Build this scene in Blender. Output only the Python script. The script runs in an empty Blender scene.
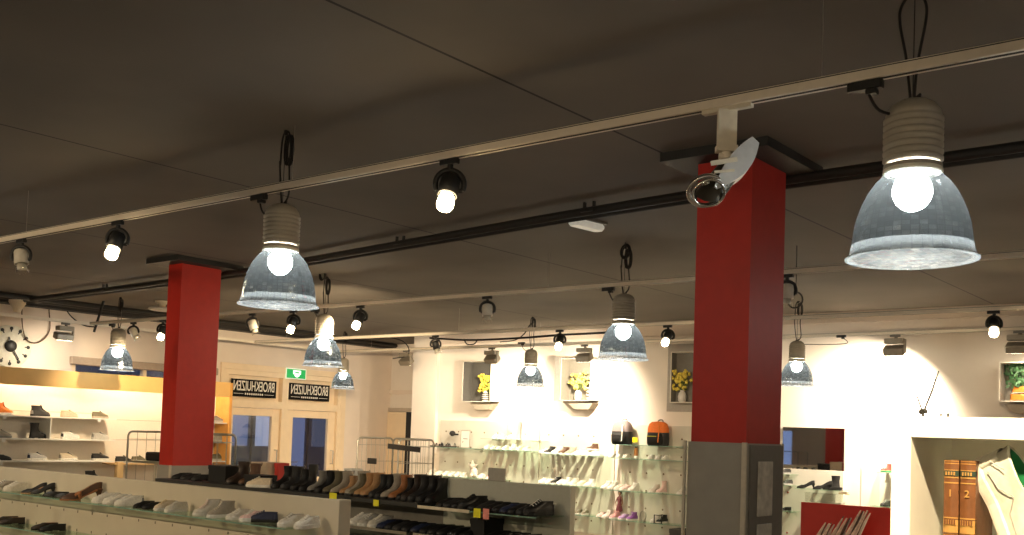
import bpy, math, random
from mathutils import Vector, Matrix
random.seed(7)
PI = math.pi
C = bpy.context.scene.collection
sc = bpy.context.scene

# ------------------------------------------------------------------ camera
F, CX, CY = 1034.0, 512.0, 384.0
YAW, PIT, ROL, EYE = math.radians(38.7), math.radians(2.74), math.radians(1.97), 1.7
FW = Vector((-math.sin(YAW)*math.cos(PIT), math.cos(YAW)*math.cos(PIT), math.sin(PIT)))
R0 = Vector((math.cos(YAW), math.sin(YAW), 0)); U0 = R0.cross(FW)
RT = R0*math.cos(ROL) + U0*math.sin(ROL); UP = U0*math.cos(ROL) - R0*math.sin(ROL)
O = Vector((0, 0, EYE))
def at(x, y, X=None, Y=None, Z=None):
    """the point of the room seen at a pixel, on one of its real planes"""
    d = FW + RT*((x-CX)/F) - UP*((y-CY)/F)
    if X is not None: t = X/d.x
    elif Y is not None: t = Y/d.y
    else: t = (Z-EYE)/d.z
    return O + d*t
cd = bpy.data.cameras.new('camera'); cam = bpy.data.objects.new('camera', cd); C.objects.link(cam)
m = Matrix((RT, UP, -FW)).transposed().to_4x4(); m.translation = O; cam.matrix_world = m
cd.sensor_fit = 'HORIZONTAL'; cd.sensor_width = 36; cd.lens = F/1024*36
cd.shift_y = (CY-267.5)/1024; cd.clip_start = .05; cd.clip_end = 200
sc.camera = cam
sc.view_settings.view_transform = 'Standard'; sc.view_settings.look = 'None'
sc.view_settings.gamma = 1; sc.view_settings.use_curve_mapping = False
sc.view_settings.exposure = 0.5
sc.cycles.use_denoising = True
sc.cycles.max_bounces = 10; sc.cycles.transparent_max_bounces = 16
sc.cycles.sample_clamp_indirect = 4

# ------------------------------------------------------------------ materials
_m = {}
def M(name, col=(.5,.5,.5), rough=.6, metal=0., var=.06, scale=30, bump=0., emit=None, estr=0., trans=0., coat=0., spec=None):
    if name in _m: return _m[name]
    m = bpy.data.materials.new(name); m.use_nodes = True; nt = m.node_tree; b = nt.nodes['Principled BSDF']
    b.inputs['Roughness'].default_value = rough; b.inputs['Metallic'].default_value = metal
    if spec is not None: b.inputs['Specular IOR Level'].default_value = spec
    tc = nt.nodes.new('ShaderNodeTexCoord'); n = nt.nodes.new('ShaderNodeTexNoise'); n.inputs['Scale'].default_value = scale
    n.inputs['Detail'].default_value = 3
    nt.links.new(tc.outputs['Object'], n.inputs['Vector'])
    r = nt.nodes.new('ShaderNodeValToRGB'); r.color_ramp.elements[0].position = .3; r.color_ramp.elements[1].position = .7
    lo = [max(0, c*(1-var)) for c in col]; hi = [min(1, c*(1+var)) for c in col]
    r.color_ramp.elements[0].color = (*lo, 1); r.color_ramp.elements[1].color = (*hi, 1)
    nt.links.new(n.outputs['Fac'], r.inputs['Fac']); nt.links.new(r.outputs['Color'], b.inputs['Base Color'])
    if bump:
        bp = nt.nodes.new('ShaderNodeBump'); bp.inputs['Strength'].default_value = bump; bp.inputs['Distance'].default_value = .01
        nt.links.new(n.outputs['Fac'], bp.inputs['Height']); nt.links.new(bp.outputs['Normal'], b.inputs['Normal'])
    if trans: b.inputs['Transmission Weight'].default_value = trans
    if coat: b.inputs['Coat Weight'].default_value = coat
    if emit:
        b.inputs['Emission Color'].default_value = (*emit, 1); b.inputs['Emission Strength'].default_value = estr
    _m[name] = m; return m

def emission(name, col, s):
    if name in _m: return _m[name]
    m = bpy.data.materials.new(name); m.use_nodes = True; nt = m.node_tree; nt.nodes.clear()
    e = nt.nodes.new('ShaderNodeEmission'); o = nt.nodes.new('ShaderNodeOutputMaterial')
    e.inputs[0].default_value = (*col, 1); e.inputs[1].default_value = s
    nt.links.new(e.outputs[0], o.inputs[0]); _m[name] = m; return m

def clear(name, tint, gl=.12, rough=.05, glcol=(1,1,1)):
    """thin clear sheet: light passes straight, with a glossy reflection"""
    if name in _m: return _m[name]
    m = bpy.data.materials.new(name); m.use_nodes = True; nt = m.node_tree; nt.nodes.clear()
    t = nt.nodes.new('ShaderNodeBsdfTransparent'); g = nt.nodes.new('ShaderNodeBsdfGlossy'); x = nt.nodes.new('ShaderNodeMixShader')
    lw = nt.nodes.new('ShaderNodeLayerWeight'); lw.inputs[0].default_value = .5
    p5 = nt.nodes.new('ShaderNodeMath'); p5.operation = 'POWER'; p5.inputs[1].default_value = 5; nt.links.new(lw.outputs['Facing'], p5.inputs[0])
    mm = nt.nodes.new('ShaderNodeMath'); mm.operation = 'MULTIPLY_ADD'; mm.inputs[1].default_value = .7; mm.inputs[2].default_value = gl
    nt.links.new(p5.outputs[0], mm.inputs[0])
    o = nt.nodes.new('ShaderNodeOutputMaterial'); t.inputs[0].default_value = (*tint, 1)
    g.inputs[0].default_value = (*glcol, 1); g.inputs[1].default_value = rough
    nt.links.new(mm.outputs[0], x.inputs[0]); nt.links.new(t.outputs[0], x.inputs[1]); nt.links.new(g.outputs[0], x.inputs[2])
    nt.links.new(x.outputs[0], o.inputs[0]); _m[name] = m; return m

def dome_mat(name, tlo, thi, mix, rings, segs, tlf=.06, plan=False):
    """clear acrylic with mirror facets in a grid (cylindrical facets from the object coordinates)"""
    m = bpy.data.materials.new(name); m.use_nodes = True; nt = m.node_tree; nt.nodes.clear(); N = nt.nodes.new; L = nt.links.new
    o = N('ShaderNodeOutputMaterial'); tc = N('ShaderNodeTexCoord'); s = N('ShaderNodeSeparateXYZ'); L(tc.outputs['Object'], s.inputs[0])
    at2 = N('ShaderNodeMath'); at2.operation = 'ARCTAN2'; L(s.outputs['Y'], at2.inputs[0]); L(s.outputs['X'], at2.inputs[1])
    a = N('ShaderNodeMath'); a.operation = 'MULTIPLY'; a.inputs[1].default_value = segs/(2*PI); L(at2.outputs[0], a.inputs[0])
    z = N('ShaderNodeMath'); z.operation = 'MULTIPLY'; z.inputs[1].default_value = rings; L(s.outputs['Z'], z.inputs[0])
    cb = N('ShaderNodeCombineXYZ'); L(a.outputs[0], cb.inputs[0]); L(z.outputs[0], cb.inputs[1])
    if plan:
        sx = N('ShaderNodeVectorMath'); sx.operation = 'SCALE'; sx.inputs['Scale'].default_value = rings; L(tc.outputs['Object'], sx.inputs[0]); cb = sx
    fl = N('ShaderNodeVectorMath'); fl.operation = 'FLOOR'; L(cb.outputs[0], fl.inputs[0])
    wn = N('ShaderNodeTexWhiteNoise'); wn.noise_dimensions = '3D'; L(fl.outputs[0], wn.inputs['Vector'])
    br = N('ShaderNodeTexBrick'); br.offset = 0; br.inputs['Scale'].default_value = 1; br.inputs['Brick Width'].default_value = 1; br.inputs['Row Height'].default_value = 1
    br.inputs['Mortar Size'].default_value = .07; br.inputs['Color1'].default_value = (1,1,1,1); br.inputs['Color2'].default_value = (1,1,1,1); br.inputs['Mortar'].default_value = (.35,.35,.35,1)
    L(cb.outputs[0], br.inputs['Vector'])
    mx = N('ShaderNodeMix'); mx.data_type = 'RGBA'; mx.inputs[6].default_value = (*tlo,1); mx.inputs[7].default_value = (*thi,1); L(wn.outputs['Value'], mx.inputs[0])
    mul = N('ShaderNodeMix'); mul.data_type = 'RGBA'; mul.blend_type = 'MULTIPLY'; mul.inputs[0].default_value = 1; L(mx.outputs[2], mul.inputs[6]); L(br.outputs['Color'], mul.inputs[7])
    t = N('ShaderNodeBsdfTransparent'); L(mul.outputs[2], t.inputs[0])
    g = N('ShaderNodeBsdfGlossy'); g.inputs[1].default_value = .18; L(mul.outputs[2], g.inputs[0])
    # tilt each facet a little
    sub = N('ShaderNodeVectorMath'); sub.operation = 'SUBTRACT'; sub.inputs[1].default_value = (.5,.5,.5); L(wn.outputs['Color'], sub.inputs[0])
    scv = N('ShaderNodeVectorMath'); scv.operation = 'SCALE'; scv.inputs['Scale'].default_value = .22; L(sub.outputs[0], scv.inputs[0])
    geo = N('ShaderNodeNewGeometry'); ad = N('ShaderNodeVectorMath'); ad.operation = 'ADD'; L(geo.outputs['Normal'], ad.inputs[0]); L(scv.outputs[0], ad.inputs[1])
    nm = N('ShaderNodeVectorMath'); nm.operation = 'NORMALIZE'; L(ad.outputs[0], nm.inputs[0]); L(nm.outputs[0], g.inputs['Normal'])
    tl = N('ShaderNodeBsdfTranslucent'); tl.inputs[0].default_value = (.5,.62,.72,1)
    m1 = N('ShaderNodeMixShader'); m1.inputs[0].default_value = mix; L(t.outputs[0], m1.inputs[1]); L(g.outputs[0], m1.inputs[2])
    m2 = N('ShaderNodeMixShader'); m2.inputs[0].default_value = tlf; L(m1.outputs[0], m2.inputs[1]); L(tl.outputs[0], m2.inputs[2])
    L(m2.outputs[0], o.inputs[0]); return m

WHITE = M('white_laminate', (.82,.80,.74), .45, var=.02)
WALLP = M('cream_wall_paint', (.80,.69,.59), .85, var=.025, scale=4)
WALLB = M('white_wall_paint', (.84,.76,.67), .8, var=.02, scale=4)
PANEL = M('perforated_panel', (.66,.62,.54), .6, var=.03, scale=6)
CREAMW = M('cream_joinery', (.86,.69,.48), .5, var=.03, scale=8)
RED = M('red_lacquered_cladding', (.50,.022,.012), .5, var=.05, scale=12)
GREYC = M('grey_cladding', (.36,.34,.295), .45, var=.05, scale=9)
GREYD = M('dark_grey_metal', (.20,.19,.17), .45, .3, var=.05)
BLACK = M('black_plastic', (.012,.012,.012), .45)
BLACKR = M('black_rubber', (.015,.013,.012), .7)
DARKB = M('dark_painted_metal', (.022,.02,.018), .6)
TRACK = M('white_track_metal', (.86,.78,.66), .4, var=.03)
TRACKD = M('track_slot', (.035,.03,.022), .8)
ALU = M('brushed_aluminium', (.6,.58,.54), .35, .8, bump=.05)
CHROME = M('chrome', (.75,.75,.75), .12, 1.)
STEEL = M('zinc_wire', (.45,.43,.38), .4, .8)
GLASS = clear('shelf_glass', (.84,.92,.86), .06, .05, (.92,1,.95))
GEDGE = M('glass_edge', (.25,.42,.34), .2, var=.02)
PANE = clear('window_glass', (.93,.95,.97), .06, .02)
CLEARP = clear('clear_acrylic', (.95,.95,.93), .12, .1)
WOOD = M('yellow_wood', (.88,.54,.19), .5, var=.04, scale=5)
WOODP = M('pale_wood', (.62,.42,.20), .6, var=.15, scale=8)
ORW = M('orange_wood', (.78,.38,.09), .5, var=.1, scale=6)
YEL = M('yellow_card', (.85,.80,.02), .6)
PINKC = M('pink_card', (.85,.30,.25), .6)

# ------------------------------------------------------------------ mesh builder
class MB:
    def __init__(s): s.v = []; s.f = []; s.k = []; s.sm = []
    def add(s, vs, fs, k=0, smooth=False):
        b = len(s.v); s.v += [tuple(v) for v in vs]
        for f in fs: s.f.append([b+i for i in f]); s.k.append(k); s.sm.append(smooth)
        return s
    def box(s, a, b, k=0, ch=0.):
        x0,y0,z0 = [min(a[i],b[i]) for i in range(3)]; x1,y1,z1 = [max(a[i],b[i]) for i in range(3)]
        c = min(ch, (x1-x0)/2.1, (y1-y0)/2.1, (z1-z0)/2.1)
        if c <= 0:
            vs = [(x,y,z) for z in (z0,z1) for y in (y0,y1) for x in (x0,x1)]
            return s.add(vs, [(0,2,3,1),(4,5,7,6),(0,1,5,4),(2,6,7,3),(0,4,6,2),(1,3,7,5)], k)
        ring = lambda z, q: [(x0+c+q,y0+q,z),(x1-c-q,y0+q,z),(x1-q,y0+c+q,z),(x1-q,y1-c-q,z),(x1-c-q,y1-q,z),(x0+c+q,y1-q,z),(x0+q,y1-c-q,z),(x0+q,y0+c+q,z)]
        vs = ring(z0,c*.6)+ring(z0+c,0)+ring(z1-c,0)+ring(z1,c*.6)
        fs = [tuple(range(7,-1,-1)), tuple(range(24,32))]
        for r in range(3):
            for i in range(8): j=(i+1)%8; fs.append((r*8+i, r*8+j, r*8+8+j, r*8+8+i))
        return s.add(vs, fs, k)
    def obox(s, c, ax, ay, az, sx, sy, sz, k=0):
        c=Vector(c); vs=[]
        for q in (-.5,.5):
            for w in (-.5,.5):
                for e in (-.5,.5): vs.append(c+ax*(e*sx)+ay*(w*sy)+az*(q*sz))
        return s.add(vs, [(0,2,3,1),(4,5,7,6),(0,1,5,4),(2,6,7,3),(0,4,6,2),(1,3,7,5)], k)
    def bar(s, a, b, w, h, k=0):
        a=Vector(a); b=Vector(b); d=(b-a); L=d.length; d.normalize()
        up = Vector((0,0,1)) if abs(d.z)<.95 else Vector((0,1,0))
        sd = d.cross(up).normalized(); u2 = sd.cross(d)
        return s.obox((a+b)/2, d, sd, u2, L, w, h, k)
    def tube(s, pts, r, n=8, k=0, caps=True, closed=False):
        pts=[Vector(p) for p in pts]; rs = r if isinstance(r,(list,tuple)) else [r]*len(pts)
        rings=[]; prev=None; P=len(pts)
        for i,p in enumerate(pts):
            if closed: d = pts[(i+1)%P]-pts[i-1]
            else: d = pts[min(i+1,P-1)]-pts[max(i-1,0)]
            if d.length<1e-9: d=Vector((0,0,1))
            d.normalize()
            if prev is None:
                q = Vector((0,0,1)) if abs(d.z)<.9 else Vector((1,0,0)); u = d.cross(q).normalized()
            else:
                u = prev-d*prev.dot(d)
                u = u.normalized() if u.length>1e-6 else d.orthogonal().normalized()
            prev=u; w=d.cross(u)
            rings.append([p+(u*math.cos(2*PI*j/n)+w*math.sin(2*PI*j/n))*rs[i] for j in range(n)])
        vs=[v for g in rings for v in g]; fs=[]
        for i in range(P if closed else P-1):
            a=i*n; b=((i+1)%P)*n
            for j in range(n): q=(j+1)%n; fs.append((a+j,a+q,b+q,b+j))
        s.add(vs,fs,k,True)
        if caps and not closed:
            s.add(rings[0],[tuple(range(n-1,-1,-1))],k); s.add(rings[-1],[tuple(range(n))],k)
        return s
    def lathe(s, prof, n=24, k=0, o=(0,0,0), rot=None, smooth=True):
        vs=[]; o=Vector(o)
        for (r,z) in prof:
            for j in range(n):
                v=Vector((r*math.cos(2*PI*j/n), r*math.sin(2*PI*j/n), z))
                if rot is not None: v = rot@v
                vs.append(v+o)
        fs=[]
        for i in range(len(prof)-1):
            for j in range(n): q=(j+1)%n; fs.append((i*n+j,i*n+q,(i+1)*n+q,(i+1)*n+j))
        return s.add(vs,fs,k,smooth)
    def loft(s, rings, k=0, cap0=False, cap1=False, smooth=True):
        n=len(rings[0]); vs=[v for g in rings for v in g]; fs=[]
        for i in range(len(rings)-1):
            for j in range(n): q=(j+1)%n; fs.append((i*n+j,i*n+q,(i+1)*n+q,(i+1)*n+j))
        s.add(vs,fs,k,smooth)
        if cap0: s.add(rings[0],[tuple(range(n-1,-1,-1))],k)
        if cap1: s.add(rings[-1],[tuple(range(n))],k)
        return s
    def ball(s, c, r, k=0, n=12, m=8, sc=(1,1,1)):
        c=Vector(c)
        prof=[(max(1e-4,math.sin(PI*i/m))*r, -math.cos(PI*i/m)*r) for i in range(m+1)]
        vs=[]
        for (a,z) in prof:
            for j in range(n): vs.append(c+Vector((a*math.cos(2*PI*j/n)*sc[0], a*math.sin(2*PI*j/n)*sc[1], z*sc[2])))
        fs=[]
        for i in range(m):
            for j in range(n): q=(j+1)%n; fs.append((i*n+j,i*n+q,(i+1)*n+q,(i+1)*n+j))
        return s.add(vs,fs,k,True)
    def mesh(s, name, mats):
        me=bpy.data.meshes.new(name); me.from_pydata(s.v,[],s.f)
        for mt in mats: me.materials.append(mt)
        me.polygons.foreach_set('material_index', s.k); me.polygons.foreach_set('use_smooth', s.sm); me.update(); return me
    def build(s, name, mats, parent=None, **kw):
        if not isinstance(mats,(list,tuple)): mats=[mats]
        ob=bpy.data.objects.new(name, s.mesh(name, mats)); C.objects.link(ob)
        if parent: ob.parent=parent
        if kw: tag(ob, **kw)
        return ob
def tag(o, label=None, cat=None, group=None, kind=None):
    if label: o['label']=label
    if cat: o['category']=cat
    if group: o['group']=group
    if kind: o['kind']=kind
    return o
def empty(name, loc, label, cat, group=None, rz=0.):
    o=bpy.data.objects.new(name,None); C.objects.link(o); o.location=loc; o.rotation_euler=(0,0,rz); o.empty_display_size=.05
    return tag(o,label,cat,group)
def struct(name, mb, mat, parent=None):
    o=mb.build(name, mat, parent)
    if not parent: o['kind']='structure'
    return o
def spline(pts, n=6):
    pts=[Vector(p) for p in pts]; out=[]
    for i in range(len(pts)-1):
        p0=pts[max(i-1,0)]; p1=pts[i]; p2=pts[i+1]; p3=pts[min(i+2,len(pts)-1)]
        for k in range(n):
            t=k/n; out.append(.5*((2*p1)+(p2-p0)*t+(2*p0-5*p1+4*p2-p3)*t*t+(3*p1-p0-3*p2+p3)*t**3))
    out.append(pts[-1]); return out
def text_mesh(txt, size, mat, name, parent, mtx, depth=.002, stretch=1.):
    cu=bpy.data.curves.new(name,'FONT'); cu.body=txt; cu.size=size; cu.extrude=depth; cu.align_x='CENTER'; cu.align_y='CENTER'; cu.offset=size*.012
    t=bpy.data.objects.new(name,cu); C.objects.link(t)
    dg=bpy.context.evaluated_depsgraph_get(); me=bpy.data.meshes.new_from_object(t.evaluated_get(dg))
    bpy.data.objects.remove(t); me.materials.clear(); me.materials.append(mat)
    me.transform(Matrix.Diagonal((stretch,1,1,1)))
    ob=bpy.data.objects.new(name,me); C.objects.link(ob); ob.parent=parent; ob.matrix_local=mtx; return ob

# ================================================================== ROOM
CZ=3.44; XL=-15.2; YB=13.85; YBR=13.25; XR=2.6; YF=-5.0
def ceil_mat():
    m=M('dark_ceiling_board',(.152,.134,.112),.8,var=.10,scale=1.2); nt=m.node_tree; b=nt.nodes['Principled BSDF']
    src=b.inputs['Base Color'].links[0].from_socket
    tc=nt.nodes.new('ShaderNodeTexCoord'); sp=nt.nodes.new('ShaderNodeSeparateXYZ'); nt.links.new(tc.outputs['Object'],sp.inputs[0])
    def line(sock, off, per, w):
        a=nt.nodes.new('ShaderNodeMath'); a.operation='ADD'; a.inputs[1].default_value=off; nt.links.new(sock,a.inputs[0])
        p=nt.nodes.new('ShaderNodeMath'); p.operation='PINGPONG'; p.inputs[1].default_value=per/2; nt.links.new(a.outputs[0],p.inputs[0])
        l=nt.nodes.new('ShaderNodeMath'); l.operation='GREATER_THAN'; l.inputs[1].default_value=w; nt.links.new(p.outputs[0],l.inputs[0]); return l.outputs[0]
    lx=line(sp.outputs['X'],3.22,3.02,.009)
    mx=nt.nodes.new('ShaderNodeMix'); mx.data_type='RGBA'; mx.inputs[6].default_value=(.012,.01,.008,1)
    nt.links.new(lx,mx.inputs[0]); nt.links.new(src,mx.inputs[7]); nt.links.new(mx.outputs[2],b.inputs['Base Color']); return m
def floor_mat():
    m=M('grey_floor_tile',(.24,.20,.16),.35,var=.15,scale=3); return m
struct('floor',MB().box((XL-.3,YF-.3,-.12),(XR+.3,15.6,0)),floor_mat())
struct('ceiling',MB().box((XL-.3,YF-.3,CZ),(XR+.3,15.6,CZ+.15)),ceil_mat())
# left wall with shop-front opening and a high window
w=MB()
w.box((XL-.2,YF,0),(XL,8.15,CZ)); w.box((XL-.2,8.15,0),(XL,10.7,1.9)); w.box((XL-.2,8.15,2.53),(XL,10.7,CZ)); w.box((XL-.2,10.7,0),(XL,10.9,CZ))
w.box((XL-.2,10.9,2.66),(XL,13.65,CZ)); w.box((XL-.2,13.65,0),(XL,15.0,CZ))
struct('wall_left',w,WALLP)
w=MB(); cxl=at(412,400,Y=13.78).x; w.box((XL,15.0,0),(cxl+.1,15.2,CZ)); w.box((cxl+.1,YB,0),(-7.0,YB+.15,CZ)); w.box((cxl,13.78,0),(-12.8,15.0,CZ)); w.box((-7.1,YBR,0),(-6.95,YB+.15,CZ)); w.box((-6.95,YBR,0),(XR,YBR+.15,CZ))
w.box((-6.95,YBR-.05,0),(-6.0,YBR,CZ))
struct('wall_back',w,WALLB)
struct('wall_right',MB().box((XR,YF,0),(XR+.15,YBR,CZ)),WALLP)
w=MB(); w.box((XL,YF-.15,0),(-14.3,YF,CZ)); w.box((-14.3,YF-.15,0),(-13.6,YF,.8)); w.box((-14.3,YF-.15,2.15),(-13.6,YF,CZ)); w.box((-13.6,YF-.15,0),(XR,YF,CZ))
struct('wall_front',w,WALLP)
f=struct('window_3',MB().box((-14.3,YF-.1,.8),(-14.24,YF,2.15)).box((-13.66,YF-.1,.8),(-13.6,YF,2.15)).box((-14.3,YF-.1,2.09),(-13.6,YF,2.15)).box((-14.3,YF-.1,.8),(-13.6,YF,.86)),CREAMW)
MB().box((-14.24,YF-.06,.86),(-13.66,YF-.05,2.09)).build('pane',PANE,f)
# mouldings along the back wall
struct('trim_1',MB().box((-6.95,YBR-.05,3.30),(XR,YBR-.0,CZ)),WALLP)
struct('trim_2',MB().box((-12.8,YB-.05,3.28),(-7.1,YB,CZ)),WALLP)
struct('trim_3',MB().box((XL,14.95,2.42),(cxl,15.0,2.5)),WALLP)
# dark trunking where the left wall meets the ceiling
t=MB(); t.box((XL,YF+.2,3.33),(XL+.22,14.9,CZ)); t.tube([(XL+.32,YF+.5,3.39),(XL+.32,14.8,3.39)],.03); t.tube([(-14.3,YF+.5,3.38),(-14.5,12.5,3.38)],.04)
t.build('cable_trunking',DARKB,label='black cable trunking and pipes running along the top of the door wall',cat='trunking')

# shop-front: two door bays with glass, transoms above
def bay(name, y0, y1, zt, ysash):
    f=MB(); z1=2.66
    f.box((XL-.14,y0+.001,0),(XL+.03,y0+.07,z1)).box((XL-.14,y1-.07,0),(XL+.03,y1-.001,z1)).box((XL-.138,y0+.068,z1-.09),(XL+.028,y1-.068,z1-.001)).box((XL-.138,y0+.068,2.00),(XL+.028,y1-.068,2.13))
    fr=struct(name,f,CREAMW)
    l=MB(); a=y0+.074; b=y1-.074
    l.box((XL-.1,a,.02),(XL-.02,a+.17,1.997),ch=.006).box((XL-.1,b-.17,.02),(XL-.02,b,1.997),ch=.006).box((XL-.098,a+.165,1.86),(XL-.022,b-.165,1.995),ch=.004).box((XL-.098,a+.165,.022),(XL-.022,b-.165,.75),ch=.004)
    d=l.build('door_leaf',CREAMW,fr)
    MB().box((XL-.065,a+.17,.75),(XL-.055,b-.17,1.86)).build('pane',PANE,d)
    MB().box((XL-.12,y0+.07,2.13),(XL-.08,y1-.07,2.57)).build('transom_panel',CREAMW,fr)
    h=MB(); h.tube([(XL-.02,b-.08,1.0),(XL+.05,b-.08,1.0),(XL+.05,b-.08,1.25),(XL-.02,b-.08,1.25)],.011)
    h.build('door_handle',ALU,fr)
    return fr
bay('door_1',10.93,12.27,0,0); bay('door_2',12.27,13.62,0,0)
struct('trim_4',MB().box((XL,10.84,0),(XL+.04,10.93,2.66),ch=.005).box((XL,13.62,0),(XL+.04,13.75,2.66),ch=.005).box((XL,10.84,2.661),(XL+.04,13.75,2.77),ch=.005),CREAMW)
# white inner door in the recess
gx=at(406,420,Y=14.93).x; gx2=at(414,420,Y=14.93).x; gx0=at(379,420,Y=14.93).x
struct('trim_6',MB().box((gx0-.09,14.95,0),(gx0-.012,14.998,2.14)).box((gx0-.09,14.95,2.07),(gx2+.1,14.998,2.14)),M('door_frame_dark',(.52,.44,.36),.6))  # frame toned darker than the door leaf, outlining it
d=struct('door_3',MB().box((gx0,14.94,0),(gx-.005,14.985,2.05),ch=.004),CREAMW)
MB().tube([(gx-.1,14.94,1.05),(gx-.1,14.89,1.05),(gx-.22,14.89,1.05)],.01).build('door_handle',ALU,d)
struct('door_gap_shade',MB().box((gx,14.93,0),(gx2+.1,14.99,2.06)),M('dark_gap',(.02,.02,.022),.8))  # dark slab painting the black shade inside the door gap
# high window above the shoe shelves
f=struct('window_1',MB().box((XL-.15,8.15,1.9),(XL,8.21,2.53)).box((XL-.15,10.64,1.9),(XL,10.7,2.53)).box((XL-.15,8.15,1.9),(XL,10.7,1.96)).box((XL-.15,9.4,1.9),(XL-.05,9.46,2.53)),CREAMW)
MB().box((XL-.1,8.21,1.96),(XL-.09,10.64,2.53)).build('pane',PANE,f)
MB().box((XL,8.1,2.53),(XL+.09,10.75,2.65),ch=.01).build('roller_blind_box',M('taupe_blind',(.42,.33,.26),.7),label='taupe roller blind box above the high window behind the shoe shelves',cat='blind box')

# street outside
struct('ground_outside',MB().box((-40,-12,-.2),(XL-.3,40,-.1)),M('wet_road',(.08,.09,.11),.4,var=.2,scale=2))
BLUEW=M('dusk_facade',(.16,.165,.20),.8,var=.25,scale=1.5); DKF=M('dark_window_frame',(.05,.05,.06),.6)
g=empty('building_across_street',(-24,14,-.1),'blue-grey building across the street seen through the glass doors','building')
MB().box((-1,-9,0),(0,20,7)).build('facade',BLUEW,g)
SHOPW=M('lit_shop_glass',(.1,.12,.18),.2,emit=(.36,.46,.85),estr=.16)
GLA=M('dark_shop_glass',(.05,.06,.09),.2,emit=(.35,.42,.62),estr=.07); GLB=M('pale_shop_glass',(.2,.22,.27),.3,emit=(.55,.62,.85),estr=.30)
for i in range(24):
    y=-7+i*1.02
    q=MB().box((0,y,.2),(.10,y+.95,2.95)).build('window',DKF,g)
    MB().box((.06,y+.10,1.2 if i%3 else .35),(.12,y+.85,2.45)).build('pane',(SHOPW,GLA,GLB,GLA,SHOPW)[(i*7)%5],q)
    MB().box((.06,y+.10,2.55),(.12,y+.85,2.85)).build('pane',(GLB,SHOPW,GLA)[i%3],q)
def bicycle(y, col, lab, x=-18.2):
    g=empty('bicycle',(x,y,-.1),lab,'bicycle',rz=PI/2)
    mt=M(col+'_paint',{'silver':(.6,.65,.75),'blue':(.1,.2,.5)}[col],.3,.4)
    for s in (-.52,.52):
        w=MB().tube([(s+.33*math.cos(a*PI/12),0,.34+.33*math.sin(a*PI/12)) for a in range(24)],.018,6,closed=True).build('wheel',BLACKR,g)
        sp=MB()
        for a in range(8): sp.tube([(s,0,.34),(s+.32*math.cos(a*PI/4),0,.34+.32*math.sin(a*PI/4))],.003,4)
        sp.build('spokes',CHROME,w)
    fr=MB().tube([(-.52,0,.34),(-.1,0,.3),(.4,0,.8),(-.22,0,.82),(-.1,0,.3)],.016).tube([(-.52,0,.34),(-.22,0,.82)],.012).tube([(.52,0,.34),(.38,0,.95)],.016).tube([(-.22,0,.8),(-.25,0,.95)],.014)
    fr.build('frame',mt,g)
    MB().tube([(.3,-.28,1.02),(.4,-.1,1.0),(.4,.1,1.0),(.3,.28,1.02)],.012).build('handlebar',CHROME,g)
    MB().ball((-.26,0,.98),.12,sc=(1,.6,.3)).build('saddle',BLACK,g)
bicycle(12.6,'silver','silver bicycle parked in the street behind the door by the shelves')
bicycle(14.6,'blue','blue bicycle parked in the street behind the farther glass door')

# ------------------------------------------------------------------ pillars
def pillar(x0,y0,x1,y1,zg,lab,grey_detail):
    g=empty('pillar',((x0+x1)/2,(y0+y1)/2,0),lab,'pillar'); g['kind']='structure'
    cx,cy=g.location.x,g.location.y
    hx,hy=(x1-x0)/2,(y1-y0)/2
    MB().box((-hx,-hy,zg),(hx,hy,3.4)).build('red_cladding',RED,g)
    e=.012
    MB().box((-hx-e,-hy-e,0),(hx+e,hy+e,zg)).build('grey_cladding',GREYC,g)
    MB().box((-hx-.17,-hy-.17,3.385),(hx+.17,hy+.17,CZ-.001)).build('cap_plate',DARKB,g)
    c=MB()
    for sx,sy in ((1,-1),(-1,-1),(1,1),(-1,1)):
        c.box((sx*(hx+e)-.022,sy*(hy+e)-.022,0),(sx*(hx+e)+.006*sx,sy*(hy+e)+.006*sy,zg+.004))
    c.build('corner_trim',M('corner_strip',(.62,.56,.45),.4,.1),g)
    if grey_detail:
        fr=MB().box((hx+e,-hy+.02,.0),(hx+e+.012,hy-.005,zg-.01)).build('side_frame',GREYD,g)
        c=MB().box((hx+e+.012,-hy+.10,.0),(hx+e+.018,-hy+.30,zg-.36)).box((hx+e+.012,-hy+.10,zg-.32),(hx+e+.018,-hy+.30,zg-.12))
        for q,(a,b) in enumerate(((zg-.43,zg-.105),(zg-.9,zg-.475))):
            MB().box((hx+e+.012,-hy+.11,a),(hx+e+.02,-hy+.31,b),ch=.004).build('inset_panel',M('brushed_inset',(.58,.55,.48),.5,.1,var=.25,scale=14),fr)
    else: pass
    return g
pillar(-3.06,5.57,-2.70,6.04,1.69,'tall red pillar with grey clad base and brushed inset panels','x')
pillar(-9.83,6.30,-9.585,6.79,1.24,'slimmer red pillar standing in front of the wire roll cage and shoe shelves',None)
pillar(-11.4,-2.6,-10.9,-2.1,1.0,'red pillar that shows only as a reflection in the wall mirror',None)

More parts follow.
